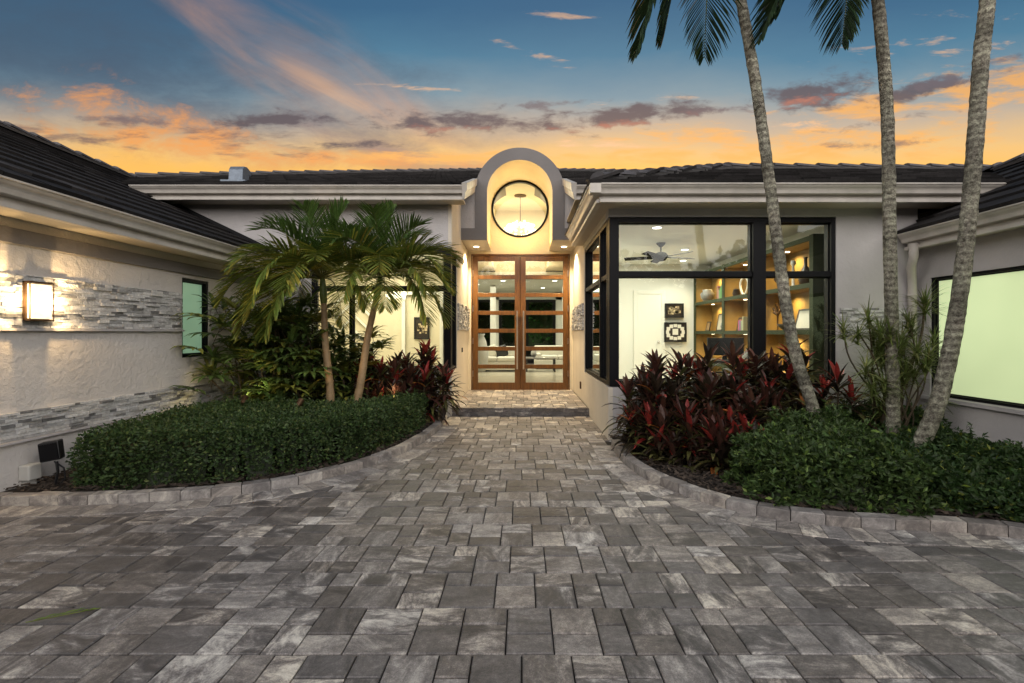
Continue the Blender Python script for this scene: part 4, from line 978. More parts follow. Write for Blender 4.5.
for i, (cc, rw_, ff, nm, lab, ct_, pf, mt) in enumerate([
    (1,3,.82,'trinket_jar','small lidded dark jar beside the looped sculpture','jar',[(.05,0),(.07,.06),(.05,.12),(.06,.125),(.02,.15)],'dark'),
    (1,3,.40,'candle_holder','pair-high bronze candle holder left of the looped sculpture','candle holder',[(.05,0),(.015,.02),(.012,.2),(.04,.22),(.04,.25)],'bronze'),
    (1,2,.16,'cream_pot','small cream pot at the near end of the centre middle cubby','pot',[(.04,0),(.07,.05),(.06,.12),(.065,.13)],'greybox'),
    (2,2,.15,'ginger_jar','round grey jar at the near end of the far middle cubby','jar',[(.05,0),(.09,.08),(.08,.15),(.03,.18),(.04,.2)],'pot'),
    (0,3,.48,'tall_candlestick','tall pale candlestick between the urn and the bottle vase','candlestick',[(.05,0),(.02,.03),(.015,.3),(.035,.33),(.03,.38)],'greybox'),
    (0,2,.62,'dark_bowl','low dark bowl beside the wire flower sculpture','bowl',[(.04,0),(.10,.05),(.13,.09),(.12,.09)],'dark'),
    (0,1,.45,'bronze_bowl','wide bronze bowl in the near cubby of the lower shelf','bowl',[(.05,0),(.12,.06),(.15,.11),(.14,.11)],'bronze'),
    (1,1,.45,'storage_jar','big grey jar in the centre cubby of the lower shelf','jar',[(.08,0),(.13,.1),(.12,.22),(.06,.28),(.07,.3)],'pot')]):
    lathe_thing(nm, lab, ct_, on_shelf(cc, rw_, ff), pf, mt)
books(on_shelf(1,2,.55), 5, 'short row of books at the foot of the twisted statue')
books(on_shelf(0,3,.02), 4, 'few books at the near end of the upper shelf')
# pictures on the back wall
def wall_pic(x0, x1, z0, z1, y, label, clock=False):
    o = thing('wall_picture', label, 'picture', ((x0+x1)/2, y, z0)); t = .035; k = MB()
    k.box(x0,x0+t,y-.03,y,z0,z1); k.box(x1-t,x1,y-.03,y,z0,z1); k.box(x0+t,x1-t,y-.03,y,z0,z0+t); k.box(x0+t,x1-t,y-.03,y,z1-t,z1); k.build('frame', M['black'], o, bevel=.003)
    MB().box(x0+t,x1-t,y-.012,y-.004,z0+t,z1-t).build('mat_board', M['dark'], o)
    k = MB(); cx, cz = (x0+x1)/2, (z0+z1)/2; rr = random.Random(int(x0*100))
    if clock:
        for i in range(12):
            a = 2*pi*i/12; q = .72; k.obox((cx+cos(a)*(x1-x0)*.36, y-.016, cz+sin(a)*(z1-z0)*.34), (.038,0,.0), (0,.002,0), (0,0,.038))
        k.box(cx-.06,cx+.06,y-.018,y-.014,cz-.06,cz+.07)
        k.build('snapshots', M['clockface'], o)
    else:
        for i in range(26):
            x, z = cx+rr.uniform(-.36,.36)*(x1-x0)*.8, cz+rr.uniform(-.3,.3)*(z1-z0)*.8; s_ = rr.uniform(.01,.035); c = rr.uniform(.2,.7)
            k.obox((x,y-.016,z), (s_,0,0), (0,.002,0), (0,0,s_), (c,c*.8,c*.5))
        k.build('print', M['paper'], o)
wall_pic(3.085, 3.49, 1.59, 1.90, 10.44, 'smaller framed print, the upper of two on the office back wall')
wall_pic(3.07, 3.55, 1.07, 1.49, 10.44, 'black framed ring of snapshots hung below the smaller print', True)
wall_pic(-2.45, -2.10, 1.12, 1.62, 10.98, 'dark framed picture deep in the left front room')
# desk with monitor
dk = thing('desk', 'dark office desk mostly hidden behind the red-leaved shrubs', 'desk', (3.0, 7.3, .12))
MB().box(2.45,3.62,6.95,7.6,.82,.86).build('desk_top', M['dark'], dk, bevel=.004)
for xx in (2.47, 3.56):
    for yy in (6.97, 7.54): MB().box(xx,xx+.05,yy,yy+.05,.12,.82).build('leg', M['dark'], dk)
mo = thing('monitor', 'black flat computer monitor seen from behind on the desk', 'monitor', (3.0, 7.2, .86))
MB().box(2.76,3.30,7.18,7.21,.93,1.19).build('screen', M['black'], mo, bevel=.006); MB().box(3.0,3.06,7.21,7.24,.865,1.0).build('stand', M['black'], mo); MB().box(2.92,3.14,7.14,7.3,.861,.869).build('foot', M['black'], mo)

# living room furniture seen through the doors
def sofa(cx, cy, w_, label, d_=.85, rot=0):
    o = thing('sofa', label, 'sofa', (cx, cy, .12))
    MB().box(cx-w_/2,cx+w_/2,cy-d_/2,cy+d_/2,.17,.42).build('base', M['sofa'], o, bevel=.03)
    MB().box(cx-w_/2,cx+w_/2,cy+d_/2-.22,cy+d_/2,.42,.85).build('backrest', M['sofa'], o, bevel=.05)
    for s_ in (-1,1): MB().box(cx+s_*w_/2-(.2 if s_ > 0 else 0),cx+s_*w_/2+(.2 if s_ < 0 else 0),cy-d_/2,cy+d_/2-.22,.42,.62).build('arm', M['sofa'], o, bevel=.04)
    n_ = 2
    for i in range(n_):
        a = cx-w_/2+.21+i*(w_-.42)/n_; MB().box(a+.005,a+(w_-.42)/n_-.005,cy-d_/2-.01,cy+d_/2-.23,.42,.55).build('seat_cushion', M['sofa'], o, bevel=.04)
    for s_ in (-1,1):
        for t_ in (-1,1): MB().box(cx+s_*(w_/2-.08)-.02,cx+s_*(w_/2-.08)+.02,cy+t_*(d_/2-.08)-.02,cy+t_*(d_/2-.08)+.02,.12,.17).build('leg', M['dark'], o)
    return o
sofa(-.75, 14.6, 1.5, 'white sofa behind the left door leaf'); sofa(1.15, 15.6, 1.5, 'white sofa behind the right door leaf near the columns')
for i, (x, lab, m_) in enumerate(((-.95,'cream throw cushion on the left sofa','sofa'),(-.62,'black throw cushion on the left sofa','black'))):
    o = MB().obox((x,14.72,.70), (.17,0,.06), (0,.06,.02), (-.05,-.02,.16)).build('throw_cushion', M[m_], None, bevel=.05); tag(o, lab, 'cushion')
ct = thing('coffee_table', 'low dark coffee table before the garden window', 'table', (.45, 14.4, .12))
MB().box(.1,1.0,14.1,14.7,.50,.54).build('table_top', M['steel'], ct, bevel=.004)
for xx in (.12,.94):
    for yy in (14.12,14.64): MB().box(xx,xx+.04,yy,yy+.04,.12,.50).build('leg', M['dark'], ct)
lathe_thing('table_vase', 'patterned white vase on the coffee table', 'vase', (.35,14.4,.54), [(.04,0),(.09,.08),(.08,.16),(.04,.22),(.05,.24)], 'greybox')
lathe_thing('floor_urn', 'tall pale ceramic urn standing left of the white column', 'urn', (-1.2,14.2,.12), [(.12,0),(.2,.25),(.22,.55),(.15,.9),(.08,1.05),(.12,1.12)], 'greybox')
tv = thing('console_table', 'long low dark console under the garden window', 'console', (.2, 17.5, .12))
MB().box(-.8,1.2,17.3,17.7,.72,.78).build('table_top', M['dark'], tv); 
for xx in (-.78,1.14): MB().box(xx,xx+.05,17.32,17.68,.12,.72).build('leg', M['dark'], tv)
#FOLIAGE#
# ------------------------------------------------------------------ planting
FR = random.Random(99)
DOWN = Vector((0,0,-1))
def blade(mb, p, d, L, w, droop, col, n=4, fold=.3, side=None, shape='lance', grow=1.6):
    """one leaf: a folded ribbon bending under its own weight"""
    p = Vector(p); d = Vector(d).normalized(); vs = []; st = L/n
    s0 = side if side is not None else d.cross(Vector((0,0,1)))
    if s0.length < .05: s0 = Vector((cos(FR.random()*6), sin(FR.random()*6), 0))
    s0 = s0.normalized()
    for i in range(n+1):
        t = i/n
        if shape == 'lance': ww = w*max(sin(pi*min(1, .10+.9*t))**.75, .02) if t < 1 else w*.04
        elif shape == 'strap': ww = w*(1 if t < .75 else (1-(t-.75)/.25*.92))*(.6+.4*min(1, t*5))
        else: ww = w*(1-.9*t)
        s = (s0 - d*s0.dot(d)).normalized(); up = s.cross(d)
        if up.z < 0 and shape != 'any': up = -up
        vs += [tuple(p - s*ww*.5 + up*ww*fold*.5), tuple(p), tuple(p + s*ww*.5 + up*ww*fold*.5)]
        p = p + d*st; d = (d + DOWN*(droop*st*(.4+grow*t))).normalized()
    fs = []
    for i in range(n): b = 3*i; fs += [(b,b+1,b+4,b+3),(b+1,b+2,b+5,b+4)]
    mb.add(vs, fs, col)
def vary(c, k=.3, r=FR):
    m = r.uniform(1-k, 1+k); return tuple(max(0, x*m*r.uniform(.92,1.08)) for x in c)
def frond(mb, pts, ll, lw, nl, col, tipcol=None, start=.12, droop=2.2, rach=.012, vee=.35, rachcol=(.12,.13,.04), fwd=.75):
    """pinnate palm leaf along a rachis"""
    pts = catmull(pts, 6) if len(pts) < 8 else [Vector(p) for p in pts]
    n = len(pts)-1; mb.tube(pts, [rach*(1-.85*i/n) for i in range(n+1)], 5, rachcol)
    cum = [0]
    for a, b in zip(pts, pts[1:]): cum.append(cum[-1]+(b-a).length)
    T = cum[-1]
    for i in range(nl):
        t = start+(1-start)*(i+.5)/nl; q = t*T; k = max(j for j in range(n) if cum[j] <= q); f = (q-cum[k])/(cum[k+1]-cum[k])
        p = pts[k].lerp(pts[k+1], f); d = (pts[k+1]-pts[k]).normalized()
        s = d.cross(Vector((0,0,1)))
        if s.length < .1: s = Vector((1,0,0))
        s.normalize(); up = s.cross(d).normalized()
        if up.z < 0: up = -up
        env = (sin(pi*min(1, .18+.80*t))**.6); L = ll*env*FR.uniform(.85,1.1)
        for sg in (-1, 1):
            dd = s*sg*(1-.45*t) + d*(fwd*(.5+.9*t)) + up*(vee*FR.uniform(.3,1.2))
            c = vary(col if tipcol is None or FR.random() > .35*t+.05 else tipcol, .35)
            blade(mb, p, dd, L, lw*FR.uniform(.8,1.15), droop*FR.uniform(.6,1.3), c, 4, .5, shape='taper' if FR.random() < .0 else 'strap')
def arc(c, az, el, L, droop, n=12):
    p = Vector(c); d = Vector((cos(az)*cos(el), sin(az)*cos(el), sin(el))); out = [p.copy()]; st = L/n
    for i in range(n):
        p = p + d*st; out.append(p.copy()); d = (d + DOWN*(droop*st*(.5+1.3*i/n))).normalized()
    return out
GREEN, MGREEN, DGREEN, LIT_OLIVE = (.165,.215,.040), (.090,.155,.034), (.022,.050,.018), (.34,.31,.05)

def small_palm(label, base, top, nf, seed, extra=()):
    global FR; FR = random.Random(seed)
    o = thing('young_palm', label, 'palm tree', base); b, t = Vector(base), Vector(top)
    k = MB(); pts = catmull([b, b.lerp(t,.35)+Vector((.015,0,0)), b.lerp(t,.7)+Vector((-.01,0,0)), t], 14); n = len(pts)
    rr = [ .052*(1-.35*i/n)*(1.35 if i < 2 else 1)*(1.08 if i % 4 == 0 else 1) for i in range(n)]
    k.tube(pts, rr, 14, (.34,.23,.12), jit=lambda i, a: 1+.05*noise.noise(Vector((i*.6,a,seed)))); k.build('trunk', M['cane'], o, smooth=True)
    k = MB(); d = (t-b).normalized(); k.tube([t, t+d*.12, t+d*.26, t+d*.36], [.036,.045,.034,.022], 10, (.10,.15,.04)); k.build('crownshaft', M['frond'], o, smooth=True)
    c = t+d*.30; cr = MB()
    for i in range(nf):
        az = 2*pi*i*.381966*1.0+FR.uniform(-.2,.2); lvl = i/(nf-1); el = radians(78-62*lvl+FR.uniform(-6,6))
        L = FR.uniform(.95,1.12)*(.88+.22*lvl); dr = 1.15+1.15*lvl+FR.uniform(-.15,.3)
        frond(cr, arc(c, az, el, L, dr), .40, .018, 44, MGREEN if lvl < .5 else GREEN, LIT_OLIVE if lvl > .4 else None, start=.14, droop=1.1, rach=.010)  # olive-yellow tips on lower fronds: warm light put into the leaflet colour
    for az, el, L, dr in extra:
        frond(cr, arc(c, radians(az), radians(el), L, dr), .40, .020, 46, GREEN, LIT_OLIVE, start=.14, droop=1.4, rach=.011)
    cr.build('crown', M['frond'], o)
    return o
small_palm('young palm with an upright slim trunk, the left of the pair above the hedge', (-2.33,5.9,.04), (-2.42,5.9,1.62), 21, 5,
           [(200,28,1.35,1.7),(172,12,1.25,1.3),(262,25,1.25,2.3),(225,45,1.2,1.9),(238,5,1.15,2.9),(205,5,1.25,2.0),(245,40,1.3,2.6),(150,35,1.2,1.8)])
small_palm('young palm with a leaning slim trunk, the right of the pair above the hedge', (-2.10,5.88,.04), (-1.80,5.95,1.66), 17, 8,
           [(-12,30,1.0,2.0),(-40,30,1.1,2.2),(10,50,1.15,1.7),(-35,15,1.15,2.6),(-70,20,1.0,2.8),(-20,45,1.05,2.3)])

# tall palms in the right bed: trunks lean up out of the picture, crowns above it
def tall_palm(label, pts, r0, r1, seed, tips, more):
    global FR; FR = random.Random(seed)
    o = thing('tall_palm', label, 'palm tree', pts[0]); P = catmull([Vector(p) for p in pts], 26); n = len(P); k = MB()
    rr = [(r0+(r1-r0)*i/n)*(1+.16*math.exp(-i/6))*(1+.045*((i % 5) == 0)) for i in range(n)]
    cols = []
    for i in range(n):
        a = .72+.5*noise.noise(Vector((i*.11, seed, 0)))
        cols += [(a*.46, a*(.43+.03*noise.noise(Vector((i*.2,q,seed)))), a*.36) for q in range(18)]
    k.tube(P, rr, 18, cols, jit=lambda i, a: 1+.07*noise.noise(Vector((i*.35, a*.9, seed*3.1)))+.09*noise.noise(Vector((i*1.3,a*1.7,seed))))
    k.build('trunk', M['bark'], o, smooth=True)
    t = P[-1]; d = (P[-1]-P[-4]).normalized(); k = MB(); k.tube([t, t+d*.3, t+d*.6], [r1*.95,r1*1.15,r1*.5], 12, (.10,.15,.04)); k.build('crownshaft', M['frond'], o, smooth=True)
    c = t+d*.45; cr = MB()
    for tip in tips:
        tip = Vector(tip); mid = c.lerp(tip, .45)+Vector((0,0,.38*(tip-c).length*.6)); frond(cr, [c, c.lerp(mid,.6)+Vector((0,0,.12)), mid, mid.lerp(tip,.6)+Vector((0,0,.06)), tip], .56, .028, 52, (.020,.040,.014), None, start=.2, droop=.8, rach=.016, vee=.25, fwd=1.0)
    for i in range(more):
        az = 2*pi*i/more+.3; frond(cr, arc(c, az, radians(FR.uniform(30,75)), 1.7, .55), .50, .036, 40, DGREEN, None, start=.2, droop=1.5, rach=.016)
    cr.build('crown', M['frond'], o)
def at(px, py, Y): return ((px-PX)/F*Y, Y, HC-(py-PY)*Y/F)
def base_of(px, py, Y): x = at(px, py, Y); return (x[0], Y, .03)
tall_palm('grey palm trunk leaning left across the right window, nearest the red-leaved shrubs', [base_of(826,440,4.8), at(812,405,4.8), at(795,352,4.8), at(783,285,4.8), at(768,170,4.8), at(755,80,4.8), at(740,-5,4.8), at(726,-82,4.8)], .057, .047, 31,
          [at(638,52,4.6), at(704,58,4.7), at(664,34,4.9)], 6)
tall_palm('nearly upright grey palm trunk, the middle of the three beside the downspout', [base_of(892,440,4.9), at(893,400,4.9), at(890,250,4.9), at(887,110,4.9), at(878,0,4.9), at(872,-60,4.9)], .061, .052, 32,
          [at(760,40,4.6), at(842,44,4.7), at(778,14,4.9)], 6)
tall_palm('thickest grey palm trunk leaning right in front of the wide frosted window', [base_of(908,472,4.25), at(918,450,4.25), at(940,395,4.25), at(959,300,4.25), at(973,170,4.25), at(981,60,4.25), at(988,-5,4.25), at(996,-120,4.25)], .066, .054, 33,
          [], 8)

# lady palms by the left wall
def lady_palm(label, box_, n, seed, hmax):
    global FR; FR = random.Random(seed); x0, x1, y0, y1 = box_
    o = thing('lady_palm', label, 'shrub', ((x0+x1)/2, (y0+y1)/2, .04)); st = MB(); lv = MB()
    for i in range(n):
        x, y = FR.uniform(x0,x1), FR.uniform(y0,y1); h = hmax*FR.uniform(.18,1); top = Vector((x+FR.uniform(-.15,.15), y+FR.uniform(-.2,.05), h))
        if i % 2 == 0: st.tube([(x,y,.03), Vector((x,y,h*.6)), top], .009, 5)
        a0 = FR.uniform(0, 2*pi)
        for f_ in range(FR.choice((2,3))):
            az = a0+f_*2.2+FR.uniform(-.3,.3); el = radians(FR.uniform(5,65)); d = Vector((cos(az)*cos(el), sin(az)*cos(el)-.45, sin(el))).normalized()
            c = top + d*FR.uniform(.08,.22) - Vector((0,0,f_*.12)); st.tube([top-Vector((0,0,f_*.12)), c], .004, 4)
            s = d.cross(Vector((0,0,1))).normalized(); up = s.cross(d); m = FR.randint(7,9); sp = radians(FR.uniform(75,95)); base_c = (.095,.150,.038) if FR.random() > .3 else (.24,.25,.05)
            for q in range(m):
                th = -sp+2*sp*q/(m-1); dd = d*cos(th)+s*sin(th)
                blade(lv, c, dd, FR.uniform(.24,.36)*(1-.15*abs(th)), 0.046, 4.0, vary(base_c, .3), 4, .3, shape='strap')
    st.build('canes', M['stem'], o); lv.build('leaves', M['frond'], o)
lady_palm('dense dark green lady palm clump filling the corner beside the narrow window', (-3.60,-2.60,5.80,6.7), 160, 41, 1.50)
lady_palm('smaller dark lady palm showing between the two slim palm trunks', (-2.75,-2.05,6.3,7.0), 40, 42, 1.25)

# ti plants
RED, MAROON, DARKM, ORG, OLV = (.28,.034,.028), (.080,.034,.024), (.030,.021,.013), (.50,.17,.04), (.095,.090,.030)
def ti_plant(label, base, stems, seed, group, lsize=.36, red=.10, w=.052):
    """stems: list of (dx, dy, height)"""
    global FR; FR = random.Random(seed)
    o = thing('ti_plant', label, 'shrub', base, group); st = MB(); lv = MB(); b = Vector(base)
    for dx_, dy_, h in stems:
        t = b+Vector((dx_,dy_,h)); st.tube([b+Vector((dx_*.25,dy_*.25,-.02)), b+Vector((dx_*.7,dy_*.7,h*.5)), t], [.014,.012,.009], 6)
        m = 34; isred = FR.random() < red
        for i in range(m):
            f = i/(m-1); az = i*2.39996+FR.uniform(-.3,.3); el = radians(-25+92*f+FR.uniform(-12,12)); p = t+Vector((0,0,-.34*(1-f)))
            d = Vector((cos(az)*cos(el), sin(az)*cos(el), sin(el))); q = FR.random()
            if f > .80: c = vary(RED if (isred and q < .8) or q < .10 else (MAROON if q < .7 else DARKM), .35)
            elif q < .44: c = vary(DARKM, .45)
            elif q < .60: c = vary(MAROON, .4)
            elif q < .94: c = vary(OLV, .5)
            else: c = vary(ORG if q > .975 else RED, .4)
            L = lsize*FR.uniform(.75,1.1)*(1-.3*f); blade(lv, p, d, L, w*FR.uniform(.8,1.15), 5.2*(1-.5*f), c, 5, .35)
    st.build('stems', M['stem'], o); lv.build('leaves', M['ti'], o)
r = random.Random(17)
lab = 'red and dark maroon ti plant in the large clump under the right window'
spots = [(at(655,0,4.95)[0],4.95,.62),(at(690,0,4.8)[0],4.8,.66),(at(728,0,4.85)[0],4.85,.66),(at(765,0,4.95)[0],4.95,.64),(at(665,0,5.3)[0],5.3,.86),(at(705,0,5.25)[0],5.3,.84),(at(745,0,5.25)[0],5.25,.86),(at(785,0,5.25)[0],5.3,.82),(at(720,0,4.55)[0],4.55,.42),(at(680,0,4.6)[0],4.62,.40),(at(752,0,4.6)[0],4.6,.45),(at(664,0,4.75)[0],4.72,.36),(at(705,0,4.35)[0],4.38,.30),(at(735,0,4.3)[0],4.32,.33),(at(646,0,5.0)[0],5.15,.62)]
for i, (x, y, h) in enumerate(spots):
    ti_plant(lab, (x,y,.05), [(r.uniform(-.16,.16), r.uniform(-.14,.14), h*r.uniform(.72,1.08)) for _ in range(5)]+[(r.uniform(-.2,.2), r.uniform(-.22,.05), h*r.uniform(.35,.55)) for _ in range(3)], 100+i, 'ti plants massed under the right window', .36)
ti_plant('dark ti plant with a single bright red upright leaf between two tall palm trunks', at(838,448,5.2)[:2]+(.05,), [(0,0,.70),(-.12,.05,.55),(.15,0,.5)], 130, None, .40, 1.0)
ti_plant('tall red-topped ti plant just behind the leaning palm trunk', at(792,448,5.3)[:2]+(.05,), [(.02,.05,.98),(.12,0,.85)], 131, None, .38, 1.0, .075)
labl = 'dark maroon ti plant in the clump below the left front window'
for i, (px_, Y, h) in enumerate([(352,6.7,.62),(360,6.45,.55),(392,6.45,.66),(374,6.75,.80),(410,6.75,.66),(368,6.9,.70),(386,6.6,.58),(402,6.9,.72),(428,6.8,.95),(418,6.5,.62),(378,6.3,.42),(400,6.2,.42),(440,6.6,.60)]):
    ti_plant(labl if Y != 6.8 else 'tallest red-centred ti plant at the corner post of the left window', at(px_,0,Y)[:2]+(.05,), [(r.uniform(-.14,.14), r.uniform(-.1,.1), h*r.uniform(.7,1.1)) for _ in range(5)], 150+i, 'ti plants below the left front window' if Y != 6.8 else None, .34, .25)

# dracaena by the downspout
o = thing('dracaena', 'wispy pale green dracaena with thin crooked stems before the downspout', 'shrub', (4.05,5.2,.05)); st = MB(); lv = MB(); FR = random.Random(61)
b0 = Vector((4.02,5.2,.04)); tufts = [(925,302),(868,316),(902,338),(882,348),(917,352),(866,366),(892,384),(934,338),(858,332),(880,404),(905,372),(874,384),(912,326),(890,328),(925,362),(898,360)]
tufts += [(FR.gauss(893,17), FR.uniform(318,402)) for _ in range(20)]
for i, (a_, b_) in enumerate(tufts):
    t = Vector(at(a_, b_, 5.0+FR.uniform(-.15,.15))); m1 = b0.lerp(t,.35)+Vector((FR.uniform(-.1,.1),FR.uniform(-.05,.05),-.05)); m2 = b0.lerp(t,.75)+Vector((FR.uniform(-.1,.1),0,-.03))
    st.tube(catmull([b0+Vector((FR.uniform(-.12,.12),FR.uniform(-.05,.05),0)), m1, m2, t], 5), .008 if i % 3 else .012, 5)
    for q in range(48 if i else 80):
        az = q*2.4; el = radians(-25+105*FR.random()); d = Vector((cos(az)*cos(el), sin(az)*cos(el), sin(el)))
        blade(lv, t+Vector((0,0,-.14*FR.random())), d, FR.uniform(.15,.25)*(1.25 if i == 0 else 1), .021, 4, vary((.13,.17,.045) if FR.random() < .7 else (.28,.30,.11), .3), 4, .3, shape='taper')
st.build('stems', M['stem'], o); lv.build('leaves', M['frond'], o)

# clipped hedge and loose shrubs: many small leaves through a volume
def seg_dist(x, y, poly):
    P = np.array(poly); A = P; B = np.roll(P, -1, 0); d = B-A; t = np.clip(((x-A[:,0])*d[:,0]+(y-A[:,1])*d[:,1])/(d**2).sum(1), 0, 1)
    q = A+d*t[:,None]; return float(np.sqrt(((q-[x,y])**2).sum(1)).min())
def leaf_mass(name, label, cat, poly, H, n_top, n_side, size, colf, seed, rough=.05, lump=.03, edge=.14, kind=None, whorl=1, aspect=.5, matn='leaf'):
    r = random.Random(seed); xs = [p[0] for p in poly]; ys = [p[1] for p in poly]
    o = thing(name, label, cat, (sum(xs)/len(xs), sum(ys)/len(ys), .04)); lv = MB()
    def hh(x, y, d=None):
        d = seg_dist(x, y, poly) if d is None else d
        e_ = min(1, d/edge); return H*(.55+.45*sqrt(1-(1-e_)**2)) + lump*noise.noise(Vector((x*2.2,y*2.2,seed))) + rough*.6*noise.noise(Vector((x*7,y*7,seed+5)))
    def leaf(p, nrm):
        for k in range(whorl):
            s = size*r.uniform(.6,1.25); a = Vector((r.gauss(0,1), r.gauss(0,1), r.gauss(0,.6)+.25)); a = (a+nrm*.5).normalized(); up = (nrm+Vector((r.gauss(0,.55), r.gauss(0,.55), r.gauss(0,.55)))).normalized()
            b = a.cross(up)
            if b.length < .1: continue
            b.normalize(); up = b.cross(a); c = colf(r, p)
            q = [p, p+a*s*.5+b*s*aspect*.5+up*s*.08, p+a*s, p+a*s*.5-b*s*aspect*.5+up*s*.08, p+a*s*.52]
            lv.add([tuple(v_) for v_ in q], [(0,1,4),(1,2,4),(2,3,4),(3,0,4)], c)
    m = 0
    while m < n_top:
        x, y = r.uniform(min(xs),max(xs)), r.uniform(min(ys),max(ys))
        if not inpoly(x, y, poly): continue
        d = seg_dist(x, y, poly); z = hh(x, y, d) - r.expovariate(1/(size*1.1)) + r.gauss(0, rough*.25)
        if z < .05: continue
        leaf(Vector((x,y,z)), Vector((0,0,1))); m += 1
    per = [(Vector((a[0],a[1],0)), Vector((b[0],b[1],0))) for a, b in zip(poly, poly[1:]+poly[:1])]; Ls = [(b-a).length for a, b in per]; tot = sum(Ls)
    cen = Vector((sum(xs)/len(xs), sum(ys)/len(ys), 0))
    for _ in range(n_side):
        q = r.uniform(0, tot); i = 0
        while q > Ls[i]: q -= Ls[i]; i += 1
        a, b = per[i]; d = (b-a).normalized(); nr = Vector((d.y,-d.x,0)); pm = (a+b)/2
        if inpoly(pm.x+nr.x*.02, pm.y+nr.y*.02, poly): nr = -nr
        z = r.random()**.85*H*.98; bulge = rough*1.1*noise.noise(Vector(((a.x+d.x*q)*5,(a.y+d.y*q)*5,z*7+seed)))
        if z > H*.72: bulge -= (z/H-.72)*.28*edge/.14*.9
        p = a+d*q - nr*(r.expovariate(1/(size*1.0))-.01) + nr*bulge; p.z = z+.03
        leaf(p, nr)
    for _ in range(int(n_top/90)):
        x, y = r.uniform(min(xs),max(xs)), r.uniform(min(ys),max(ys))
        if not inpoly(x, y, poly): continue
        z = hh(x, y); L = size*r.uniform(1.2,3.2); d = Vector((r.gauss(0,.35), r.gauss(0,.35)-.15, 1)).normalized()
        for q in range(6): leaf(Vector((x,y,z))+d*L*q/5, d)
    lo = lv.build('leaves', M[matn], o)
    # added solid core, coloured for the dark interior, blocks see-through
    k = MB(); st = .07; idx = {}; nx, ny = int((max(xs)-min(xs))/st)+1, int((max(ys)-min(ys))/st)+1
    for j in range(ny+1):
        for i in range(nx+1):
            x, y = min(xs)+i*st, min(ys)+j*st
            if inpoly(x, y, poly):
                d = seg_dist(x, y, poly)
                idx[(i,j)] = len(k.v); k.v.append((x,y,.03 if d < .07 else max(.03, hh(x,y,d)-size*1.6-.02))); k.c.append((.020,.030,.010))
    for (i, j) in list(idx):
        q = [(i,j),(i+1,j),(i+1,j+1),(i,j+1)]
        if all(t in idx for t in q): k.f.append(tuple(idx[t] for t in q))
    k.build('dark_core', M['leaf'], o, smooth=True)
    return o
def inset(path, d):
    out = []
    for i, p in enumerate(path):
        t = (path[min(i+1,len(path)-1)]-path[max(i-1,0)]).normalized(); out.append(p + Vector((-t.y, t.x, 0))*d)
    return out
fl_edge = [p for p in inset(curbL, .20) if p.x > -3.50][::4]
hp = [(p.x, p.y) for p in fl_edge if p.y < 6.75] + [(-1.45,6.35),(-1.9,5.75),(-2.4,5.62),(-3.2,5.72),(-3.60,5.6),(-3.66,4.9)]
def hedge_col(r, p):
    q = r.random(); return vary((.044,.080,.024) if q < .66 else ((.075,.120,.036) if q < .93 else (.13,.17,.05)), .35, r)
leaf_mass('hedge', 'low clipped dark green hedge behind the curved kerb on the left', 'hedge', hp, .46, 26000, 21000, .036, hedge_col, 71, rough=.05, lump=.025, edge=.09)
er = [p for p in inset(curbR, .20)]
def shrub_poly(xa, xb, yback):
    f_ = [p for p in er if xa <= p.x <= xb][::4]; return [(p.x, p.y) for p in f_]
a_ = shrub_poly(1.78, 2.85, 0); p1 = a_ + [(3.0,4.0),(2.95,4.5),(2.6,4.7),(2.1,4.45),(1.75,4.1)]
def g1(r, p):
    q = r.random(); return vary((.044,.076,.020) if q < .65 else ((.075,.125,.034) if q < .93 else (.15,.22,.05)), .35, r)
leaf_mass('green_shrub', 'brighter green leafy shrub mound beside the red-leaved ti plants', 'shrub', p1, .37, 5200, 4800, .050, g1, 72, rough=.20, lump=.22, edge=.35, whorl=3, aspect=.42)
b_ = shrub_poly(2.85, 4.3, 0); p2 = b_ + [(4.45,3.2),(4.5,5.0),(3.9,5.2),(3.2,4.9),(2.9,4.5),(2.95,4.0)]
def g2(r, p):
    q = r.random(); return vary((.030,.060,.016) if q < .75 else ((.055,.095,.026) if q < .96 else (.16,.19,.03)), .4, r)
leaf_mass('green_shrub', 'darker green shrub mass around the foot of the thickest palm trunk', 'shrub', p2, .21, 9500, 3500, .050, g2, 73, rough=.16, lump=.12, edge=.3, whorl=3, aspect=.45)
leaf_mass('green_shrub', 'strip of dark green shrubs at the foot of the wall between two palm trunks', 'shrub', [(2.85,4.85),(3.9,5.25),(4.5,5.1),(4.5,5.6),(2.9,5.6)], .40, 3000, 900, .05, g2, 74, rough=.14, lump=.1, edge=.2, whorl=3, aspect=.45)
def gg(r, p): return vary((.05,.12,.03) if noise.noise(Vector((p.x*.9,p.z*.9,3))) > -.05 else (.015,.035,.010), .5, r)
# garden beyond the living room
leaf_mass('garden_hedge', 'tall leafy garden hedge seen through the house past the front doors', 'hedge', [(-6,20.2),(6,20.2),(6,21.4),(-6,21.4)], 4.2, 600, 14000, .22, gg, 75, rough=.5, lump=.4, edge=.4, aspect=.4)
light('garden_lamp', 'SPOT', (.4, 18.6, .3), 90, (.85,1,.6), None, size=.1, target=(.5,20.3,2.6), angle=90)

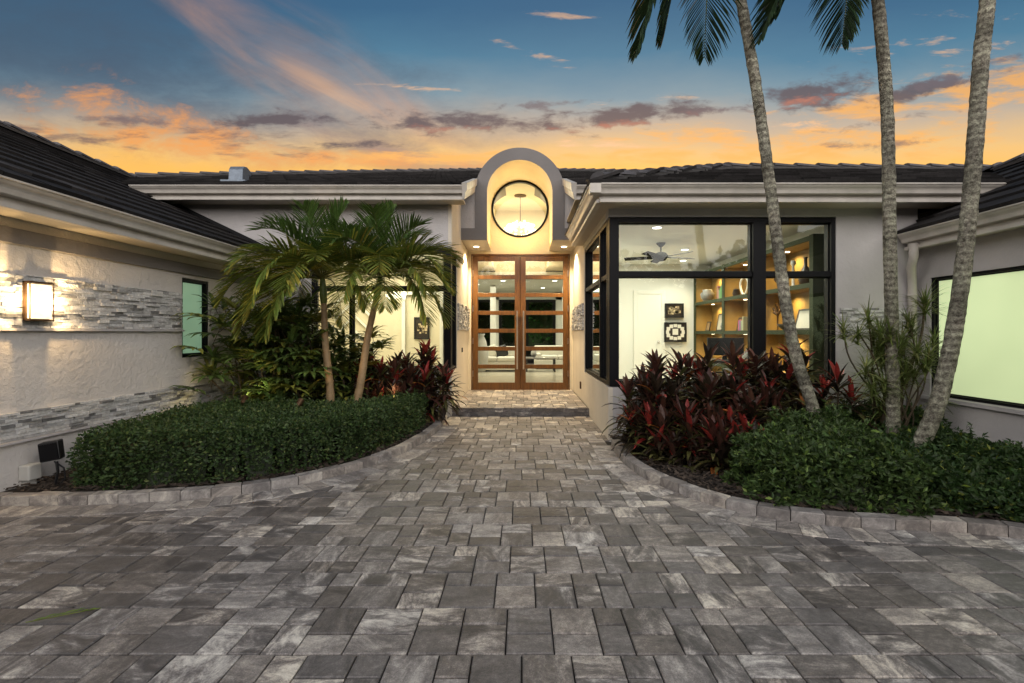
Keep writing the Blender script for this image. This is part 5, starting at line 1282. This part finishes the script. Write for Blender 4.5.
# unseen tree line added behind the viewer to darken what the glass mirrors
k = MB(); r = random.Random(81)
for i in range(9000):
    x, z = r.uniform(-32,32), r.random()**.8; top = 6.2+2.2*noise.noise(Vector((x*.16,2,5)))+.9*noise.noise(Vector((x*.7,4,1))); z *= top; y = -17+2.0*noise.noise(Vector((x*.4,z*.6,9)))-r.expovariate(1.2)
    s_ = r.uniform(.35,.7); a = Vector((r.gauss(0,1), r.gauss(0,.5), r.gauss(0,1))).normalized(); b = a.cross(Vector((0,1,.2))).normalized(); p = Vector((x,y,z))
    k.add([tuple(p), tuple(p+a*s_*.5+b*s_*.25), tuple(p+a*s_), tuple(p+a*s_*.5-b*s_*.25)], [(0,1,2,3)], vary((.035,.06,.02), .4, r))
for i in range(64):
    xa, xb = -32+i, -31+i; za, zb = [max(1, .86*(6.2+2.2*noise.noise(Vector((x_*.16,2,5)))+.9*noise.noise(Vector((x_*.7,4,1)))))-.5 for x_ in (xa, xb)]
    k.add([(xa,-18.6,0),(xb,-18.6,0),(xb,-18.2,zb),(xa,-18.2,za)], [(0,1,2,3)], (.02,.034,.012))
tag(k.build('added_tree_line', M['leaf']), None, None, None, 'stuff')
# garden spot lights, set among the plants
def garden_spot(label, pos, target, power, color, angle=70):
    o = thing('garden_spotlight', label, 'garden light', pos, 'spotlights hidden in the left bed'); p = Vector(pos); d = (Vector(target)-p).normalized()
    MB().tube([p, p+Vector((0,0,.14))], .008, 6).build('stake', M['black'], o)
    c = p+Vector((0,0,.16)); MB().tube([c-d*.05, c-d*.02, c+d*.05], [.018,.028,.034], 12).build('housing', M['bronze'], o); MB().tube([c+d*.0505, c+d*.053], .027, 12).build('lens', M['lamp'], o)
    light('spot_lamp', 'SPOT', tuple(c+d*.07), power, color, o, size=.03, target=tuple(c+d*2), angle=angle, blend=.7)
garden_spot('small bronze spotlight behind the hedge near the narrow window', (-3.5,5.62,.05), (-4.0,5.35,.7), 7, (1,.78,.32), 120)
garden_spot('small bronze spotlight at the foot of the two slim palms', (-2.40,5.20,.34), (-2.2,5.95,1.1), 8, (1,.64,.28), 80)
garden_spot('small bronze spotlight among the ti plants of the left bed', (-1.62,5.95,.26), (-1.80,6.8,.55), 13, (1,.66,.34), 100)

garden_spot('unseen spotlight added to brighten the lady palm clump', (-3.05,5.30,.36), (-3.25,6.3,1.1), 6, (1,.86,.45), 120)  # extra spot added to lift the lady palm, no fixture known here
# small litter on the paving
o = MB(); FR = random.Random(3); x, y = gp(62, 617)
for q in range(7): blade(o, (x-.09+q*.028, y-.035+q*.014, .006), (1,.5+FR.uniform(-.8,.8),.25), .05, .014, 6, vary((.16,.26,.04), .2), 3, .3)
o.tube([(x-.11,y-.05,.006),(x,y,.008),(x+.12,y+.06,.006)], .002, 4, (.2,.25,.05)); tag(o.build('fallen_twig', M['leaf']), 'small fallen green twig lying on the pavers at the lower left', 'twig')
